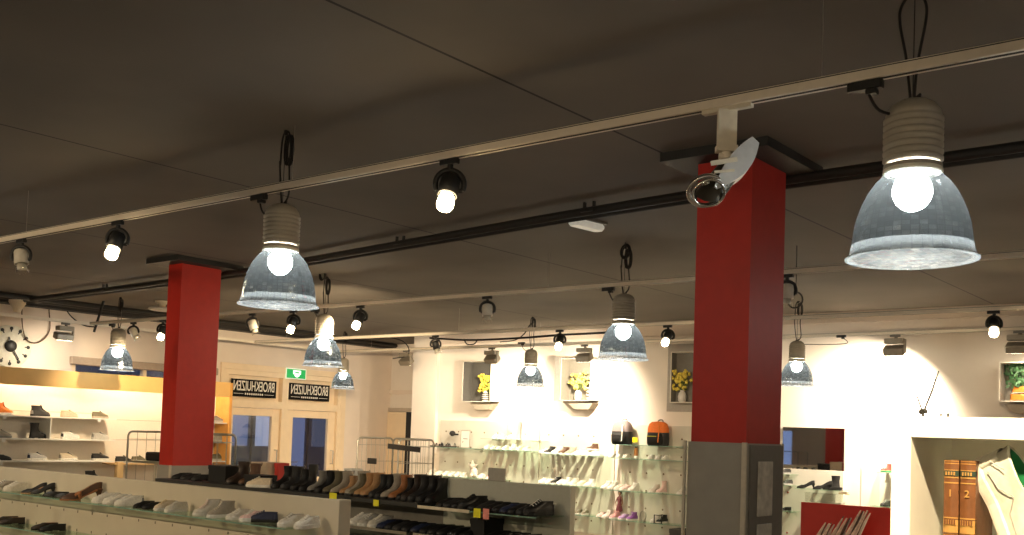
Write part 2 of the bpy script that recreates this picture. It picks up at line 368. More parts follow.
# ------------------------------------------------------------------ ceiling services
TZ=3.07
def track(name_y, x0, x1, lab, z=TZ):
    g=empty('lighting_track',((x0+x1)/2,name_y,z),lab,'lighting track'); h=(x1-x0)/2
    MB().box((-h,-.024,0),(h,.024,.044),ch=.003).build('rail',TRACK,g)
    MB().box((-h,-.012,-.0015),(h,.003,.0)).box((-h,-.0252,.036),(h,-.0235,.0395)).build('slot',TRACKD,g)
    n=int((x1-x0)/3.4)+1
    for i in range(n):
        x=-h+.8+i*(2*h-1.6)/max(1,n-1)
        MB().tube([(x,0,.03),(x,0,CZ-z)],.0018,5).build('suspension_wire',STEEL,g)
    return g
track(3.8,-15.0,2.4,'nearest white lighting track running over the partition')
track(-.4,-13.8,2.4,'white lighting track behind the camera')
track(1.3,-2.6,2.4,'short white lighting track added unseen above the camera')  # unseen track, added only to carry the cabinet light
track(7.9,-14.25,2.4,'white lighting track running behind both red pillars')
track(10.85,-14.25,2.4,'third white lighting track from the camera, before the back wall')
track(12.75,-14.25,2.4,'thin white lighting track closest to the back wall')
g=empty('lighting_track',(-14.3,9.3,TZ),'white lighting track running beside the wall with the clock and glass doors','lighting track')
MB().box((-.024,-5.3,0),(.024,3.4,.044),ch=.003).build('rail',TRACK,g)
for y in (-4,0,3): MB().tube([(0,y,.03),(0,y,CZ-TZ)],.0018,5).build('suspension_wire',STEEL,g)

# pipe with clips below the ceiling
pp=[(2.4,6.0,3.37),(-1.3,6.10,3.37),(-2.9,6.14,3.37),(-4.6,6.3,3.37),(-9.4,6.92,3.37),(-11.0,7.0,3.37),(-14.8,7.1,3.36)]
g=empty('ceiling_pipe',(-4,6.3,3.37),'dark double pipe clipped under the ceiling behind the two red pillars','pipe')
off=Vector(g.location)
MB().tube([Vector(p)-off for p in pp],.032,10).tube([Vector(p)-off+Vector((0,.05,-.03)) for p in pp],.018,8).build('pipe_run',DARKB,g)
for x in (-.9,-4.35,-6.6,-8.6,-10.7,-12.4):
    i=max(j for j in range(len(pp)-1) if pp[j][0]>=x); a,b=Vector(pp[i]),Vector(pp[i+1]); p=a+(b-a)*((x-a.x)/(b.x-a.x))-off
    MB().box(p+Vector((-.05,-.012,-.0)),p+Vector((-.035,.012,.07))).box(p+Vector((.035,-.012,-.0)),p+Vector((.05,.012,.07))).box(p+Vector((-.055,-.045,-.01)),p+Vector((.055,.045,.008))).build('clip',DARKB,g)
# ================================================================== DOME LAMPS
DOME=dome_mat('facetted_acrylic',(.12,.145,.165),(.50,.57,.62),.50,55,44,.010)
BAND=dome_mat('clear_rim_facets',(.55,.54,.52),(.99,.98,.96),.45,60,40,.09)
LENS=dome_mat('facetted_lens',(.20,.22,.25),(.98,.98,.97),.40,36,44,.045,plan=True)
HOUS=M('ribbed_lamp_housing',(.40,.37,.31),.5,.1,var=.04)
BULB=emission('metal_halide_bulb',(1.0,.91,.78),230)
def lathe_obj(prof,n=48): return MB().lathe(prof,n)
_lm={}
def lamp_meshes():
    if _lm: return _lm
    d=MB().lathe([(.212,.055),(.209,.09),(.203,.13),(.192,.17),(.177,.21),(.157,.25),(.133,.285),(.108,.31),(.095,.33)],56)
    b=MB().lathe([(.205,.004),(.236,.0),(.236,.005),(.224,.012),(.218,.03),(.214,.055)],56); le=MB().lathe([(.001,-.002),(.07,-.001),(.14,.001),(.206,.004)],48)
    h=MB().lathe([(.085,.318),(.100,.322),(.104,.335),(.104,.352),(.090,.356)],40)
    pr=[(.088,.356)]
    z=.362
    for i in range(7):
        pr+=[(.094,z),(.107,z+.006),(.107,z+.017),(.096,z+.023)]; z+=.0245
    pr+=[(.100,z+.004),(.096,z+.02),(.080,z+.043),(.05,z+.062),(.012,z+.068),(.001,z+.068)]
    h.lathe(pr,40)
    k=MB().ball((0,0,.256),.071,sc=(1,1,1.06),n=20,m=14)
    n=MB().lathe([(.104,.323),(.1055,.325),(.1055,.336),(.104,.338)],40)
    _lm.update(le=le.mesh('bottom_lens',[LENS]),d=d.mesh('reflector',[DOME]),b=b.mesh('rim',[BAND]),h=h.mesh('housing',[HOUS]),k=k.mesh('bulb',[BULB]),n=n.mesh('collar_ring',[M('pale_collar',(.8,.76,.62),.4)]))
    return _lm
def addm(name,me,parent):
    o=bpy.data.objects.new(name,me); C.objects.link(o); o.parent=parent; return o
def lamp(x,y,lab,zr=2.4,conn=(-.17,0),hook=0.,scale=1.,ty=None,loop=1):
    L=lamp_meshes(); g=empty('dome_pendant_lamp',(x,y,zr),lab,'lamp','facetted dome lamps'); g.scale=(scale,)*3
    addm('reflector',L['d'],g); addm('bottom_lens',L['le'],addm('rim',L['b'],g)); h=addm('housing',L['h'],g); addm('collar_ring',L['n'],h); addm('bulb',L['k'],g)
    zt=.60; zc=(CZ-zr)/scale; ztr=(TZ-zr)/scale; dy=((ty if ty is not None else y)-y)/scale
    c=MB()
    c.tube([(-.004,0,zt-.02),(-.002,0,zc)],.0022,5)                                     # steel wire to ceiling
    if not loop:
        c.tube(spline([(.0,0,zt-.005),(.012,0,zt+.14),(.04,0,zt+.30),(.035,0,zc-.06),(.0,0,zc-.01),(-.05,0,zc-.06),(-.055,0,zt+.3),(-.03,0,zt+.16),(-.012,0,zt)],10),.0055,6)
    else: c.tube(spline([(.0,0,zt-.005),(.05,.0,zt+.06),(.03,.01,zt+.25),(.06,.0,zc-.17),(.035,0,zc-.03),(.0,0,zc-.008),(-.03,0,zc-.05),(-.04,0,zc-.2),(-.045,.0,zt+.26),(-.03,0,zt+.12),(-.012,0,zt)]),.0055,6)
    if loop:
        for q in range(3): c.tube([(.02+q*.008+.028*math.cos(a*PI/8),.006*q,zc-.12+.09*math.sin(a*PI/8)) for a in range(16)],.005,5,closed=True)
    c.tube(spline([(conn[0]+.0,dy,ztr-.03),(conn[0]+.05,dy,ztr-.12),(-.03,.01,zt+.0-.04),(.02,.01,zt+.02),(.0,.0,zt)]),.0055,6)
    c.build('cable',BLACKR,g)
    MB().box((conn[0]-.07,dy-.018,ztr-.035),(conn[0]+.06,dy+.018,ztr-.001),ch=.004).box((conn[0]-.0,dy-.02,ztr-.055),(conn[0]+.04,dy+.02,ztr-.034),ch=.004).build('track_adapter',BLACK,g)
    MB().tube([(0,0,zc),(0,0,zc-.03)],.012).build('ceiling_hook',DARKB,g)
    return g
lamp(-1.248,3.92,'largest dome lamp, nearest the camera, beside the tall red pillar',scale=1.01,ty=3.8,loop=0,conn=(-.135,0))
lamp(-4.85,3.84,'dome lamp over the partition between the slimmer pillar and the bright spotlight',ty=3.8)
lamp(-9.45,3.84,'dome lamp cut by the photo edge above the wall clock',ty=3.8)
lamp(-5.06,7.90,'dome lamp over the shelf of backpacks, hanging by its black adapter')
lamp(-9.15,7.92,'dome lamp in front of the green exit sign')
lamp(-13.5,7.90,'dome lamp above the yellow header of the shoe shelf unit')
lamp(-9.35,12.1,'dome lamp between the first and second flower wall boxes',ty=12.1,conn=(-.2,0),scale=.93)
lamp(-14.05,12.65,'smallest, farthest dome lamp, over the glass door beside the exit sign',ty=12.65,scale=.93)
lamp(-5.17,12.0,'dome lamp just to the side of the tall pillar before the bright wall',ty=12.6,conn=(.35,0),scale=.92)

for x,l in ((-12.2,'added dome lamp behind the camera brightening the window end of the shop'),(-8.6,'dome lamp behind the camera over the far end of the shop'),(-4.9,'dome lamp behind the camera, second along its row'),(2.2,'dome lamp behind the camera near the side wall')):  # window-end lamp added to brighten the front wall in the mirror
    lamp(x,-.4,l,ty=-.4)
lamp(2.2,3.9,'dome lamp outside the picture near the side wall',ty=3.8)
lamp(-1.4,7.9,'dome lamp hidden behind the largest dome lamp row, beyond the near cabinet')
# ================================================================== SPOTLIGHTS
SPB=emission('warm_spot_bulb',(1.0,.74,.42),60)
SPOFF=M('unlit_spot_glass',(.62,.58,.50),.25,.1)
SPH=M('white_spot_body',(.66,.62,.54),.4)
def spot(x,y,lab,lit=1,tilt=(12,8),body='black',z=TZ,power=22,aim=None,scale=1.,rz=0,cone=78,yy=None):
    g=empty('track_spotlight',(x,y,z),lab,'spotlight','track spotlights'); g.scale=(scale,)*3; g.rotation_euler=(0,0,rz)
    MB().box((-.065,-.017,-.03),(.05,.017,-.001),ch=.004).tube([(0,0,-.028),(0,0,-.055)],.016,10).build('adapter',BLACK,g)
    piv=Vector((0,0,-.13)); r=.073
    ck=Vector(RT); ck.z=0; ck.normalize()
    ck=Matrix.Rotation(-rz,3,'Z')@ck
    y_=MB(); pts=[piv+ck*(r*math.cos(a))+Vector((0,0,r*math.sin(a))) for a in [PI*i/14 for i in range(-2,17)]]
    y_.tube(pts,.0145,8).tube([pts[0],pts[0]-ck*.04],.012,8).tube([pts[-1],pts[-1]+ck*.04],.012,8)
    y_.build('yoke',BLACK,g)
    fwd=Vector((-ck.y,ck.x,0))
    rot=Matrix.Rotation(math.radians(tilt[0]),3,fwd)@Matrix.Rotation(math.radians(-tilt[1]),3,ck)
    hm=SPH if body=='white' else BLACK
    MB().lathe([(.001,.050),(.03,.050),(.046,.042),(.051,.03),(.053,-.070),(.047,-.071),(.045,-.04)],22,o=piv,rot=rot).build('lamp_head',hm,g)
    gl=MB().lathe([(.045,-.065),(.047,-.09),(.049,-.135),(.045,-.137)],22,o=piv,rot=rot)
    gl.build('glass_sleeve',CLEARP,g)
    if lit:
        MB().lathe([(.001,-.068),(.034,-.068),(.041,-.10),(.043,-.125),(.034,-.147),(.001,-.155)],18,o=piv,rot=rot).build('bulb',SPB,g)
        ld=bpy.data.lights.new('spot_beam','SPOT'); lo=bpy.data.objects.new('spot_beam',ld); C.objects.link(lo); lo.parent=g
        ld.energy=power; ld.color=(1,.76,.46); ld.spot_size=math.radians(cone); ld.spot_blend=.7; ld.shadow_soft_size=.035
        p=piv+rot@Vector((0,0,-.175)); lo.location=p
        if aim is not None:
            d=(Vector(aim)-(Vector(g.location)+p)); lo.rotation_mode='QUATERNION'; lo.rotation_quaternion=(d.to_track_quat('-Z','Y'))
        else:
            lo.rotation_mode='QUATERNION'; lo.rotation_quaternion=(rot@Vector((0,0,-1))).to_track_quat('-Z','Y')
    else:
        MB().lathe([(.001,-.066),(.034,-.066),(.036,-.11),(.001,-.115)],18,o=piv,rot=rot).build('bulb',SPOFF,g)
    return g
spot(-7.94,3.8,'unlit spotlight with pale head on the nearest track, at the photo edge',0,(-12,10),'white')
spot(-6.57,3.8,'lit black spotlight on the nearest track, next to the red pillar of the roll cage',1,(10,20),power=60,aim=(-9.6,6.3,1.9))
spot(-3.49,3.8,'lit black spotlight on the nearest track, the brightest and closest one',1,(8,22))
spot(-6.68,7.9,'unlit spotlight with clear glass sleeve hanging alone on the middle track',0,(-2,6),'white')
spot(-8.53,7.9,'lit black spotlight on the middle track beyond the dome lamp by the exit sign',1,(22,14),power=650,aim=(-15.2,12.4,1.8))
spot(-9.68,7.9,'lit black spotlight on the middle track, between an unlit spot and the exit sign lamp',1,(14,14),power=170,aim=(-15.2,12.0,2.95))
spot(-10.46,7.9,'unlit black spotlight tilted sideways next to the slimmer red pillar',0,(-22,0),'white')
spot(-12.40,7.9,'lit black spotlight left of the slimmer pillar, over the yellow header',1,(8,14),power=140,aim=(-14,8.2,1.9))
spot(-13.12,7.9,'unlit black spotlight beside the dome lamp above the yellow header',0,(-32,0),'white')
spot(-3.50,7.9,'pale spotlight half hidden by the tall red pillar, next to a looped cable',0,(0,0),'white')
spot(at(560,334,Y=10.85).x,10.85,'lit black spotlight over the second flower box, on the third track',1,(10,30),power=45,aim=(-9.0,13.8,1.9))
spot(at(668,334,Y=10.85).x,10.85,'lit black spotlight before the third flower box beside the tall pillar',1,(24,30),power=60,aim=(-9.6,13.8,1.8))
spot(at(436,334,Y=10.85).x,10.85,'unlit black spotlight on the third track before the pale column',0,(-18,0),'black')
spot(at(994,334,Y=10.85).x,10.85,'lit black spotlight over the bright bare wall, next to the orange shoe niche',1,(16,30),power=55,aim=(-4.6,13.2,2.4))

for x,a,p,l in ((-9.6,(-9.5,3.7,.9),200,'added fill spotlight behind the camera aimed at the far end of the partition'),(-7.2,(-7.4,3.8,1.1),200,'added fill spotlight behind the camera aimed at the dark heels'),(-5.0,(-5.2,3.8,1.1),200,'spotlight behind the camera aimed at the beige sneakers'),  # unseen spotlights, added to light the foreground
    (-2.9,(-3.0,5.5,1.2),35,'added fill spotlight behind the camera aimed at the tall red pillar'),(-.4,(-3,3.8,.4),60,'added fill spotlight behind the camera aimed at the floor')):
    spot(x,-.4,l,1,(0,20),power=p,aim=a)
spot(-.35,1.3,'added fill spotlight above the camera aimed at the near white cabinet',1,(0,20),power=400,aim=(-.45,2.45,1.72),cone=60)  # unseen lamp added to whiten the cabinet front
spot(-.5,7.9,'added fill spotlight outside the picture aimed at the red display board',1,(0,20),power=260,aim=(-4.3,8.2,1.1))  # unseen lamp added to make the red board more vivid
# box shaped wall washers on the thin back track
def washer(x,y,lab,power,aim,tilt=0,z=TZ,rz=0.,lit=1,yt=0):
    g=empty('box_floodlight',(x,y,z),lab,'floodlight','grey box floodlights on the back track'); g.rotation_euler=(0,0,rz)
    MB().box((-.07,-.018,-.03),(.05,.018,-.001),ch=.003).tube([(0,0,-.03),(0,0,-.05)],.02,10).build('adapter',GREYD,g)
    R3=Matrix.Rotation(tilt,3,'X')
    b=MB().box((-.13,-.06,-.115),(.10,.06,-.05),ch=.008); b.box((.095,-.02,-.23),(.12,.02,-.06),ch=.004); b.build('gear_box',M('grey_fitting',(.33,.30,.25),.45,.2),g)
    h=MB().box((-.15,-.07,-.095),(.10,.07,.0),ch=.012); h.v=[tuple(R3@Vector((v[0],v[1],v[2]))+Vector((0,0,-.15))) for v in h.v]
    hd=h.build('lamp_head',M('grey_fitting_head',(.30,.27,.22),.4,.2),g)
    if lit:
        w=MB().box((-.135,-.058,-.0975),(.085,.058,-.0955)); w.v=[tuple(R3@Vector(v)+Vector((0,0,-.15))) for v in w.v]
        w.build('light_window',emission('floodlight_window',(1,.86,.62),18),hd)
        ld=bpy.data.lights.new('flood_beam','SPOT'); lo=bpy.data.objects.new('flood_beam',ld); C.objects.link(lo); lo.parent=g
        ld.energy=power; ld.color=(1,.84,.62); ld.spot_size=math.radians(150); ld.spot_blend=1.0; ld.shadow_soft_size=.06
        p=R3@Vector((-.02,0,-.11))+Vector((0,0,-.15)); lo.location=p
        d=Matrix.Rotation(-rz,3,'Z')@(Vector(aim)-Vector((x,y,z))-p); lo.rotation_mode='QUATERNION'; lo.rotation_quaternion=d.to_track_quat('-Z','Y')
    return g
washer(at(585,350,Y=12.75).x,12.75,'grey box floodlight in front of the second flower wall box',380,(-9.95,13.85,1.75),tilt=.5)
washer(at(896,338,Y=12.75).x,12.75,'grey box floodlight alone above the bright bare wall',850,(-4.6,13.25,2.2),tilt=.5)
washer(at(492,357,Y=12.75).x,12.75,'tilted grey box floodlight in front of the first flower wall box',260,(-11.2,13.85,1.8),tilt=.8)
washer(at(406,362,Y=12.75).x,12.75,'grey box floodlight in front of the recessed white inner door',25,(-13.6,14.9,1.9),tilt=.7)
washer(at(1020,338,Y=12.75).x,12.75,'grey box floodlight at the photo edge above the orange shoe niche',45,(-2.3,13.25,1.8),tilt=.5)
washer(-14.3,7.55,'grey box floodlight on the side track next to the wall clock',60,(-15.2,7.9,2.1),rz=PI/2,tilt=.3)

# ================================================================== BROKEN FITTING ON NEAREST TRACK
g=empty('stripped_spotlight',(-1.96,3.8,TZ),'white stripped track fitting with curved silver shell and chrome ring before the tall pillar','light fitting')
cr=Vector((RT.x,RT.y,0)).normalized(); cf=Vector((-cr.y,cr.x,0)); uz=Vector((0,0,1))
b=MB().bar((-.11,0,-.008),(.11,0,-.008),.03,.018); b.obox((0,0,-.09),cr,cf,uz,.075,.04,.155); b.obox((-.0,0,-.175),cr,cf,uz,.085,.05,.025)
b.build('bracket',M('white_bracket',(.72,.66,.54),.4),g)
MB().tube([(0,0,-.18),(0,0,-.215)],.018,12).tube([Vector((0,0,-.205))-cr*.03,Vector((0,0,-.205))+cr*.03],.014,8).build('swivel',TRACK,g)
def Pc(u,v,w=0): return Vector((0,0,0))+cr*u+uz*v+cf*w
sh=MB(); rings=[]
for i in range(13):                                    # crescent shell from upper right to the ring
    t=i/12; a=t*1.25
    c0=Pc(.105-.155*t-.02*math.sin(t*PI)+.03*math.sin(t*PI),-.15-.20*t); n=Pc(.62,-.78)*(-1 if 0 else 1)
    wd=.015+.075*math.sin(PI*min(1,t*.9+.1))
    side=Pc(.8,-.6)
    rings.append([c0-side*wd*.5+cf*(-.07),c0+side*wd*.5+cf*(-.06),c0+side*wd*.55+cf*.05,c0-side*wd*.5+cf*.06])
sh.loft(rings,cap0=True,cap1=True,smooth=False); sh.build('curved_shell',M('silver_shell',(.62,.64,.66),.35,.5),g)
dk=MB(); rings=[]
for i in range(9):
    t=i/8; c0=Pc(.055-.12*t,-.20-.165*t); wd=.062+.01*t
    rings.append([c0+Pc(math.cos(a)*wd*.8,math.sin(a)*wd*.6)+cf*(math.sin(a*1.0)*.05) for a in [2*PI*j/12 for j in range(12)]])
dk.loft(rings,cap0=True,cap1=True); dk.build('lamp_body',M('dark_bronze_body',(.05,.045,.035),.4,.4),g)
MB().bar(Pc(-.075,-.255,-.07),Pc(.03,-.235,-.07),.012,.018).bar(Pc(-.06,-.29,-.07),Pc(.02,-.28,-.07),.008,.01).build('clip',M('pale_clip',(.7,.66,.55),.4),g)
cn=Pc(-.085,-.36,-.04); ax=(cr*.15-uz*.45-cf*.75).normalized(); e1=ax.cross(cr).normalized(); e2=ax.cross(e1)
MB().tube([cn+(e1*math.cos(a)*.062+e2*math.sin(a)*.074) for a in [2*PI*j/36 for j in range(36)]],.011,10,closed=True).tube([cn+ax*.03+(e1*math.cos(a)*.055+e2*math.sin(a)*.066) for a in [2*PI*j/36 for j in range(36)]],.006,8,closed=True).build('ring',CHROME,g)
MB().tube([cn+e1*.06-e2*.06,cn+uz*.05,cn+uz*.01-cr*.05,cn+e1*.03],.004,6).ball(cn+uz*.035,.014).ball(cn+uz*.06+cr*.03,.012).build('socket_wires',CHROME,g)

# ================================================================== EXIT + EMERGENCY LIGHT + SENSORS
g=empty('exit_sign',(XL+.05,12.48,2.66),'green lit exit sign with white pictogram above the shop doors','exit sign')
MB().box((-.05,-.235,-.09),(.02,.235,.11),ch=.012).build('sign_case',M('sign_case',(.8,.82,.75),.4,emit=(.7,.9,.7),estr=.35),g)
EG=M('exit_green',(.01,.35,.09),.4,emit=(.01,.45,.10),estr=.35); EW=M('exit_white',(.9,.95,.9),.4,emit=(.9,1,.9),estr=.9)
s=MB().box((.02,-.235,-.075),(.026,.205,.09),ch=.002).build('green_face',EG,g)
MB().box((.026,-.09,.0),(.029,.09,.07)).box((.026,-.045,-.03),(.029,.045,.0)).add([(.029,-.07,-.02),(.029,.07,-.02),(.029,0,-.06)],[(0,1,2)]).box((.03,-.05,.015),(.031,.05,.045),k=1).build('pictogram',[EW,EG],s)
g=empty('emergency_light',(-4.72,6.78,3.44),'white emergency light fitting on the ceiling behind the dark pipe','emergency light')
lv=(at(568,219,Z=3.40)-at(612,230,Z=3.40)); an=math.atan2(lv.y,lv.x); g.rotation_euler=(0,0,an)
MB().box((-.19,-.065,-.022),(.19,.065,0),ch=.005).build('base',GREYD,g)
MB().box((-.175,-.055,-.075),(.175,.055,-.02),ch=.02).build('diffuser',M('frosted_diffuser',(.75,.73,.66),.3,emit=(.8,.75,.62),estr=.22),g)
def sensor(x,y,lab,cone=False,z=CZ):
    g=empty('ceiling_sensor',(x,y,z),lab,'sensor')
    if cone: MB().lathe([(.0,-.17),(.05,-.168),(.06,-.13),(.12,-.03),(.12,0)],20).build('housing',M('sensor_white',(.78,.68,.52),.5),g)
    else:
        MB().lathe([(.11,0),(.11,-.03),(.05,-.045),(.035,-.10),(.001,-.10)],20).build('housing',M('sensor_white',(.78,.68,.52),.5),g)
        MB().lathe([(.001,-.10),(.19,-.10),(.20,-.12),(.16,-.14),(.001,-.145)],24).build('disc',M('sensor_white2',(.6,.56,.5),.5),g)
    return g
sensor(-14.75,7.05,'white cone shaped loudspeaker under the black trunking above the clock',True,3.36)
sensor(-13.3,8.45,'white round ceiling detector beside the slimmer red pillar')

# loose cables near the ceiling
def cable(pts,lab,r=.009,mat=None):
    o=MB().tube(spline(pts),r,6).build('loose_cable',mat or BLACKR); tag(o,lab,'cable'); return o
XW=XL+.06
def pw(*ps,X=XW): return [at(x,y,X=X) for x,y in ps]
cable(pw((22,300),(22,318),(23,330),(27,340),(36,343),(45,338),(50,328),(49,310),(49,298)),'brown cable hanging in a deep loop beside the wall clock',mat=M('brown_cable',(.12,.07,.04),.7))
cable(pw((62,303),(70,315),(78,322),(86,326),(96,327)),'thin cable sagging from the trunking toward the box floodlight')
o=MB().tube([at(104,300,X=-14.2),at(94,332,X=-14.2)],.02,6).build('hanging_rod',BLACK); tag(o,'black slanted rod hanging from the trunking near the dome lamp','rod')
def py_(*ps,Y=12.7): return [at(x,y,Y=Y) for x,y in ps]
cable(py_((360,338.6),(376,339),(392,338),(404,342),(409,350),(406,356),(393,358.5)),'cable drooping in front of the recess beside the pale column')
o=MB().tube(spline(py_((430,338),(470,340),(520,338),(560,335),(620,332))),.018,6).tube(spline(py_((464,339),(467,344),(474,344),(478,339))),.010,6).build('loose_cable',BLACKR); tag(o,'thick black cable bundle with a small loop lashed along the third track','cable')
cable(py_((540,318),(530,325),(524,334),(515,340),(500,342)),'cable sagging from the ceiling hook of the lamp between flower boxes')
c=at(795,300,Y=8.6)
o=MB().tube([c+Vector((.07*math.cos(a*PI/10),0,.07*math.sin(a*PI/10))) for a in range(20)],.008,6,closed=True).tube([c+Vector((.01,0,.07)),at(796,285,Y=8.6),Vector((at(796,285,Y=8.6).x,8.6,CZ))],.004,5).build('cable_coil',BLACKR); tag(o,'black cable coiled into a ring beside the tall pillar','cable')
for (x,y,Y,l) in ((625,252,7.75,'black cable coil hanging above the lamp over the backpacks'),(322,275,7.75,'small black cable coil hanging above the lamp by the exit sign')):
    c=at(x,y,Y=Y); o=MB()
    for q in range(3): o.tube([c+Vector((.045*math.cos(a*PI/10),q*.008,.06*math.sin(a*PI/10)+q*.006)) for a in range(20)],.008,6,closed=True)
    o.tube([c+Vector((0,0,.06)),Vector((c.x,c.y,CZ))],.004,5)
    o=o.build('cable_coil',BLACKR); tag(o,l,'cable')

# ================================================================== SHOP SIGNS (read from outside)
def shop_sign(y0,y1,lab):
    cy=(y0+y1)/2; g=empty('shop_sign',(XL+.015,cy,2.345),lab,'sign','black shop name signs over the doors')
    MB().box((-.01,-(y1-y0)/2,-.155),(.005,(y1-y0)/2,.155)).build('board',M('sign_black',(.006,.005,.005),.8,spec=.2),g)
    WL=M('sign_white',(.80,.76,.68),.5)
    # local matrix: text x axis -> -Y seen from the street side => mirrored from the room
    mt=Matrix(((0,0,1,.006),(-1,0,0,0),(0,1,0,.035),(0,0,0,1)))
    # mirrored: x axis must run so that it reads right from outside
    mt=Matrix(((0,0,1,.006),(-1,0,0,0),(0,1,0,.03),(0,0,0,1)))
    t=text_mesh('BROEKHUIZEN',.245,WL,'lettering',g,mt,depth=.0015,stretch=.55)
    w=(y1-y0)/2-.05
    b=MB().box((.005,-w,-.105),(.0075,-.23,-.098)).box((.005,.23,-.105),(.0075,w,-.098))
    for i in range(9): b.box((.005,-.20+i*.046,-.118),(.0075,-.172+i*.046,-.086))
    b.build('underline',WL,g)
    return g
shop_sign(11.08,12.06,'black BROEKHUIZEN shop sign beside the orange panel, mirrored from inside')
shop_sign(12.36,13.34,'black BROEKHUIZEN shop sign below the green exit sign, mirrored from inside')

# ================================================================== CLOCK
g=empty('wall_clock',tuple(at(10,346,X=XL)),'large wall clock with black centre and drop shaped hour marks above the yellow header','clock')
MB().lathe([(.001,.012),(.30,.012),(.31,.006),(.31,0)],40,rot=Matrix.Rotation(PI/2,3,'Y')).build('face',M('clock_face',(.74,.71,.60),.5),g)
MB().lathe([(.001,.05),(.075,.05),(.085,.04),(.085,.01)],24,rot=Matrix.Rotation(PI/2,3,'Y')).build('hub',BLACK,g)
for i in range(12):
    a=i*PI/6; MB().ball((.02,.26*math.cos(a),.26*math.sin(a)),.026,sc=(.3,1,1)).tube([(.02,.26*math.cos(a),.26*math.sin(a)),(.02,.21*math.cos(a),.21*math.sin(a))],.008,5).build('hour_mark',BLACK,g)
MB().bar((.04,0,0),(.04,.12,-.19),.006,.018).build('hand',BLACK,g); MB().bar((.04,0,0),(.04,-.04,.13),.006,.022).build('hand',BLACK,g)
# ================================================================== SHOES
def fw(s, point=0.):
    """half width of a foot outline, s from heel 0 to toe 1"""
    P=[(0,.0),(.03,.016),(.08,.026),(.18,.033),(.38,.030),(.55,.038),(.70,.046),(.82,.043-.008*point),(.92,.033-.012*point),(.97,.021-.010*point),(1,.0)]
    for i in range(len(P)-1):
        if s<=P[i+1][0]: t=(s-P[i][0])/(P[i+1][0]-P[i][0]); return P[i][1]+(P[i+1][1]-P[i][1])*t
    return 0
SS=[0,.03,.08,.18,.38,.55,.70,.82,.92,.97]
def outline(z,xb,xf,k=1.,bl=0.,point=0.,lift=None,inset=0.):
    pts=[]; xb+=inset; xf-=inset
    ss=SS+[1.]
    seq=[(s,1) for s in ss]+[(s,-1) for s in ss[-2:0:-1]]
    for s,sg in seq:
        e=.5*math.sin(PI*min(1,max(0,s)))*.080
        w=(fw(s,point)*(1-bl)+e*bl)*k; w=max(0,w-inset*(1 if 0<s<1 else 0))
        x=xb+(xf-xb)*s; zz=z+(lift(x) if lift else 0)
        pts.append(Vector((x,sg*w,zz)))
    return pts
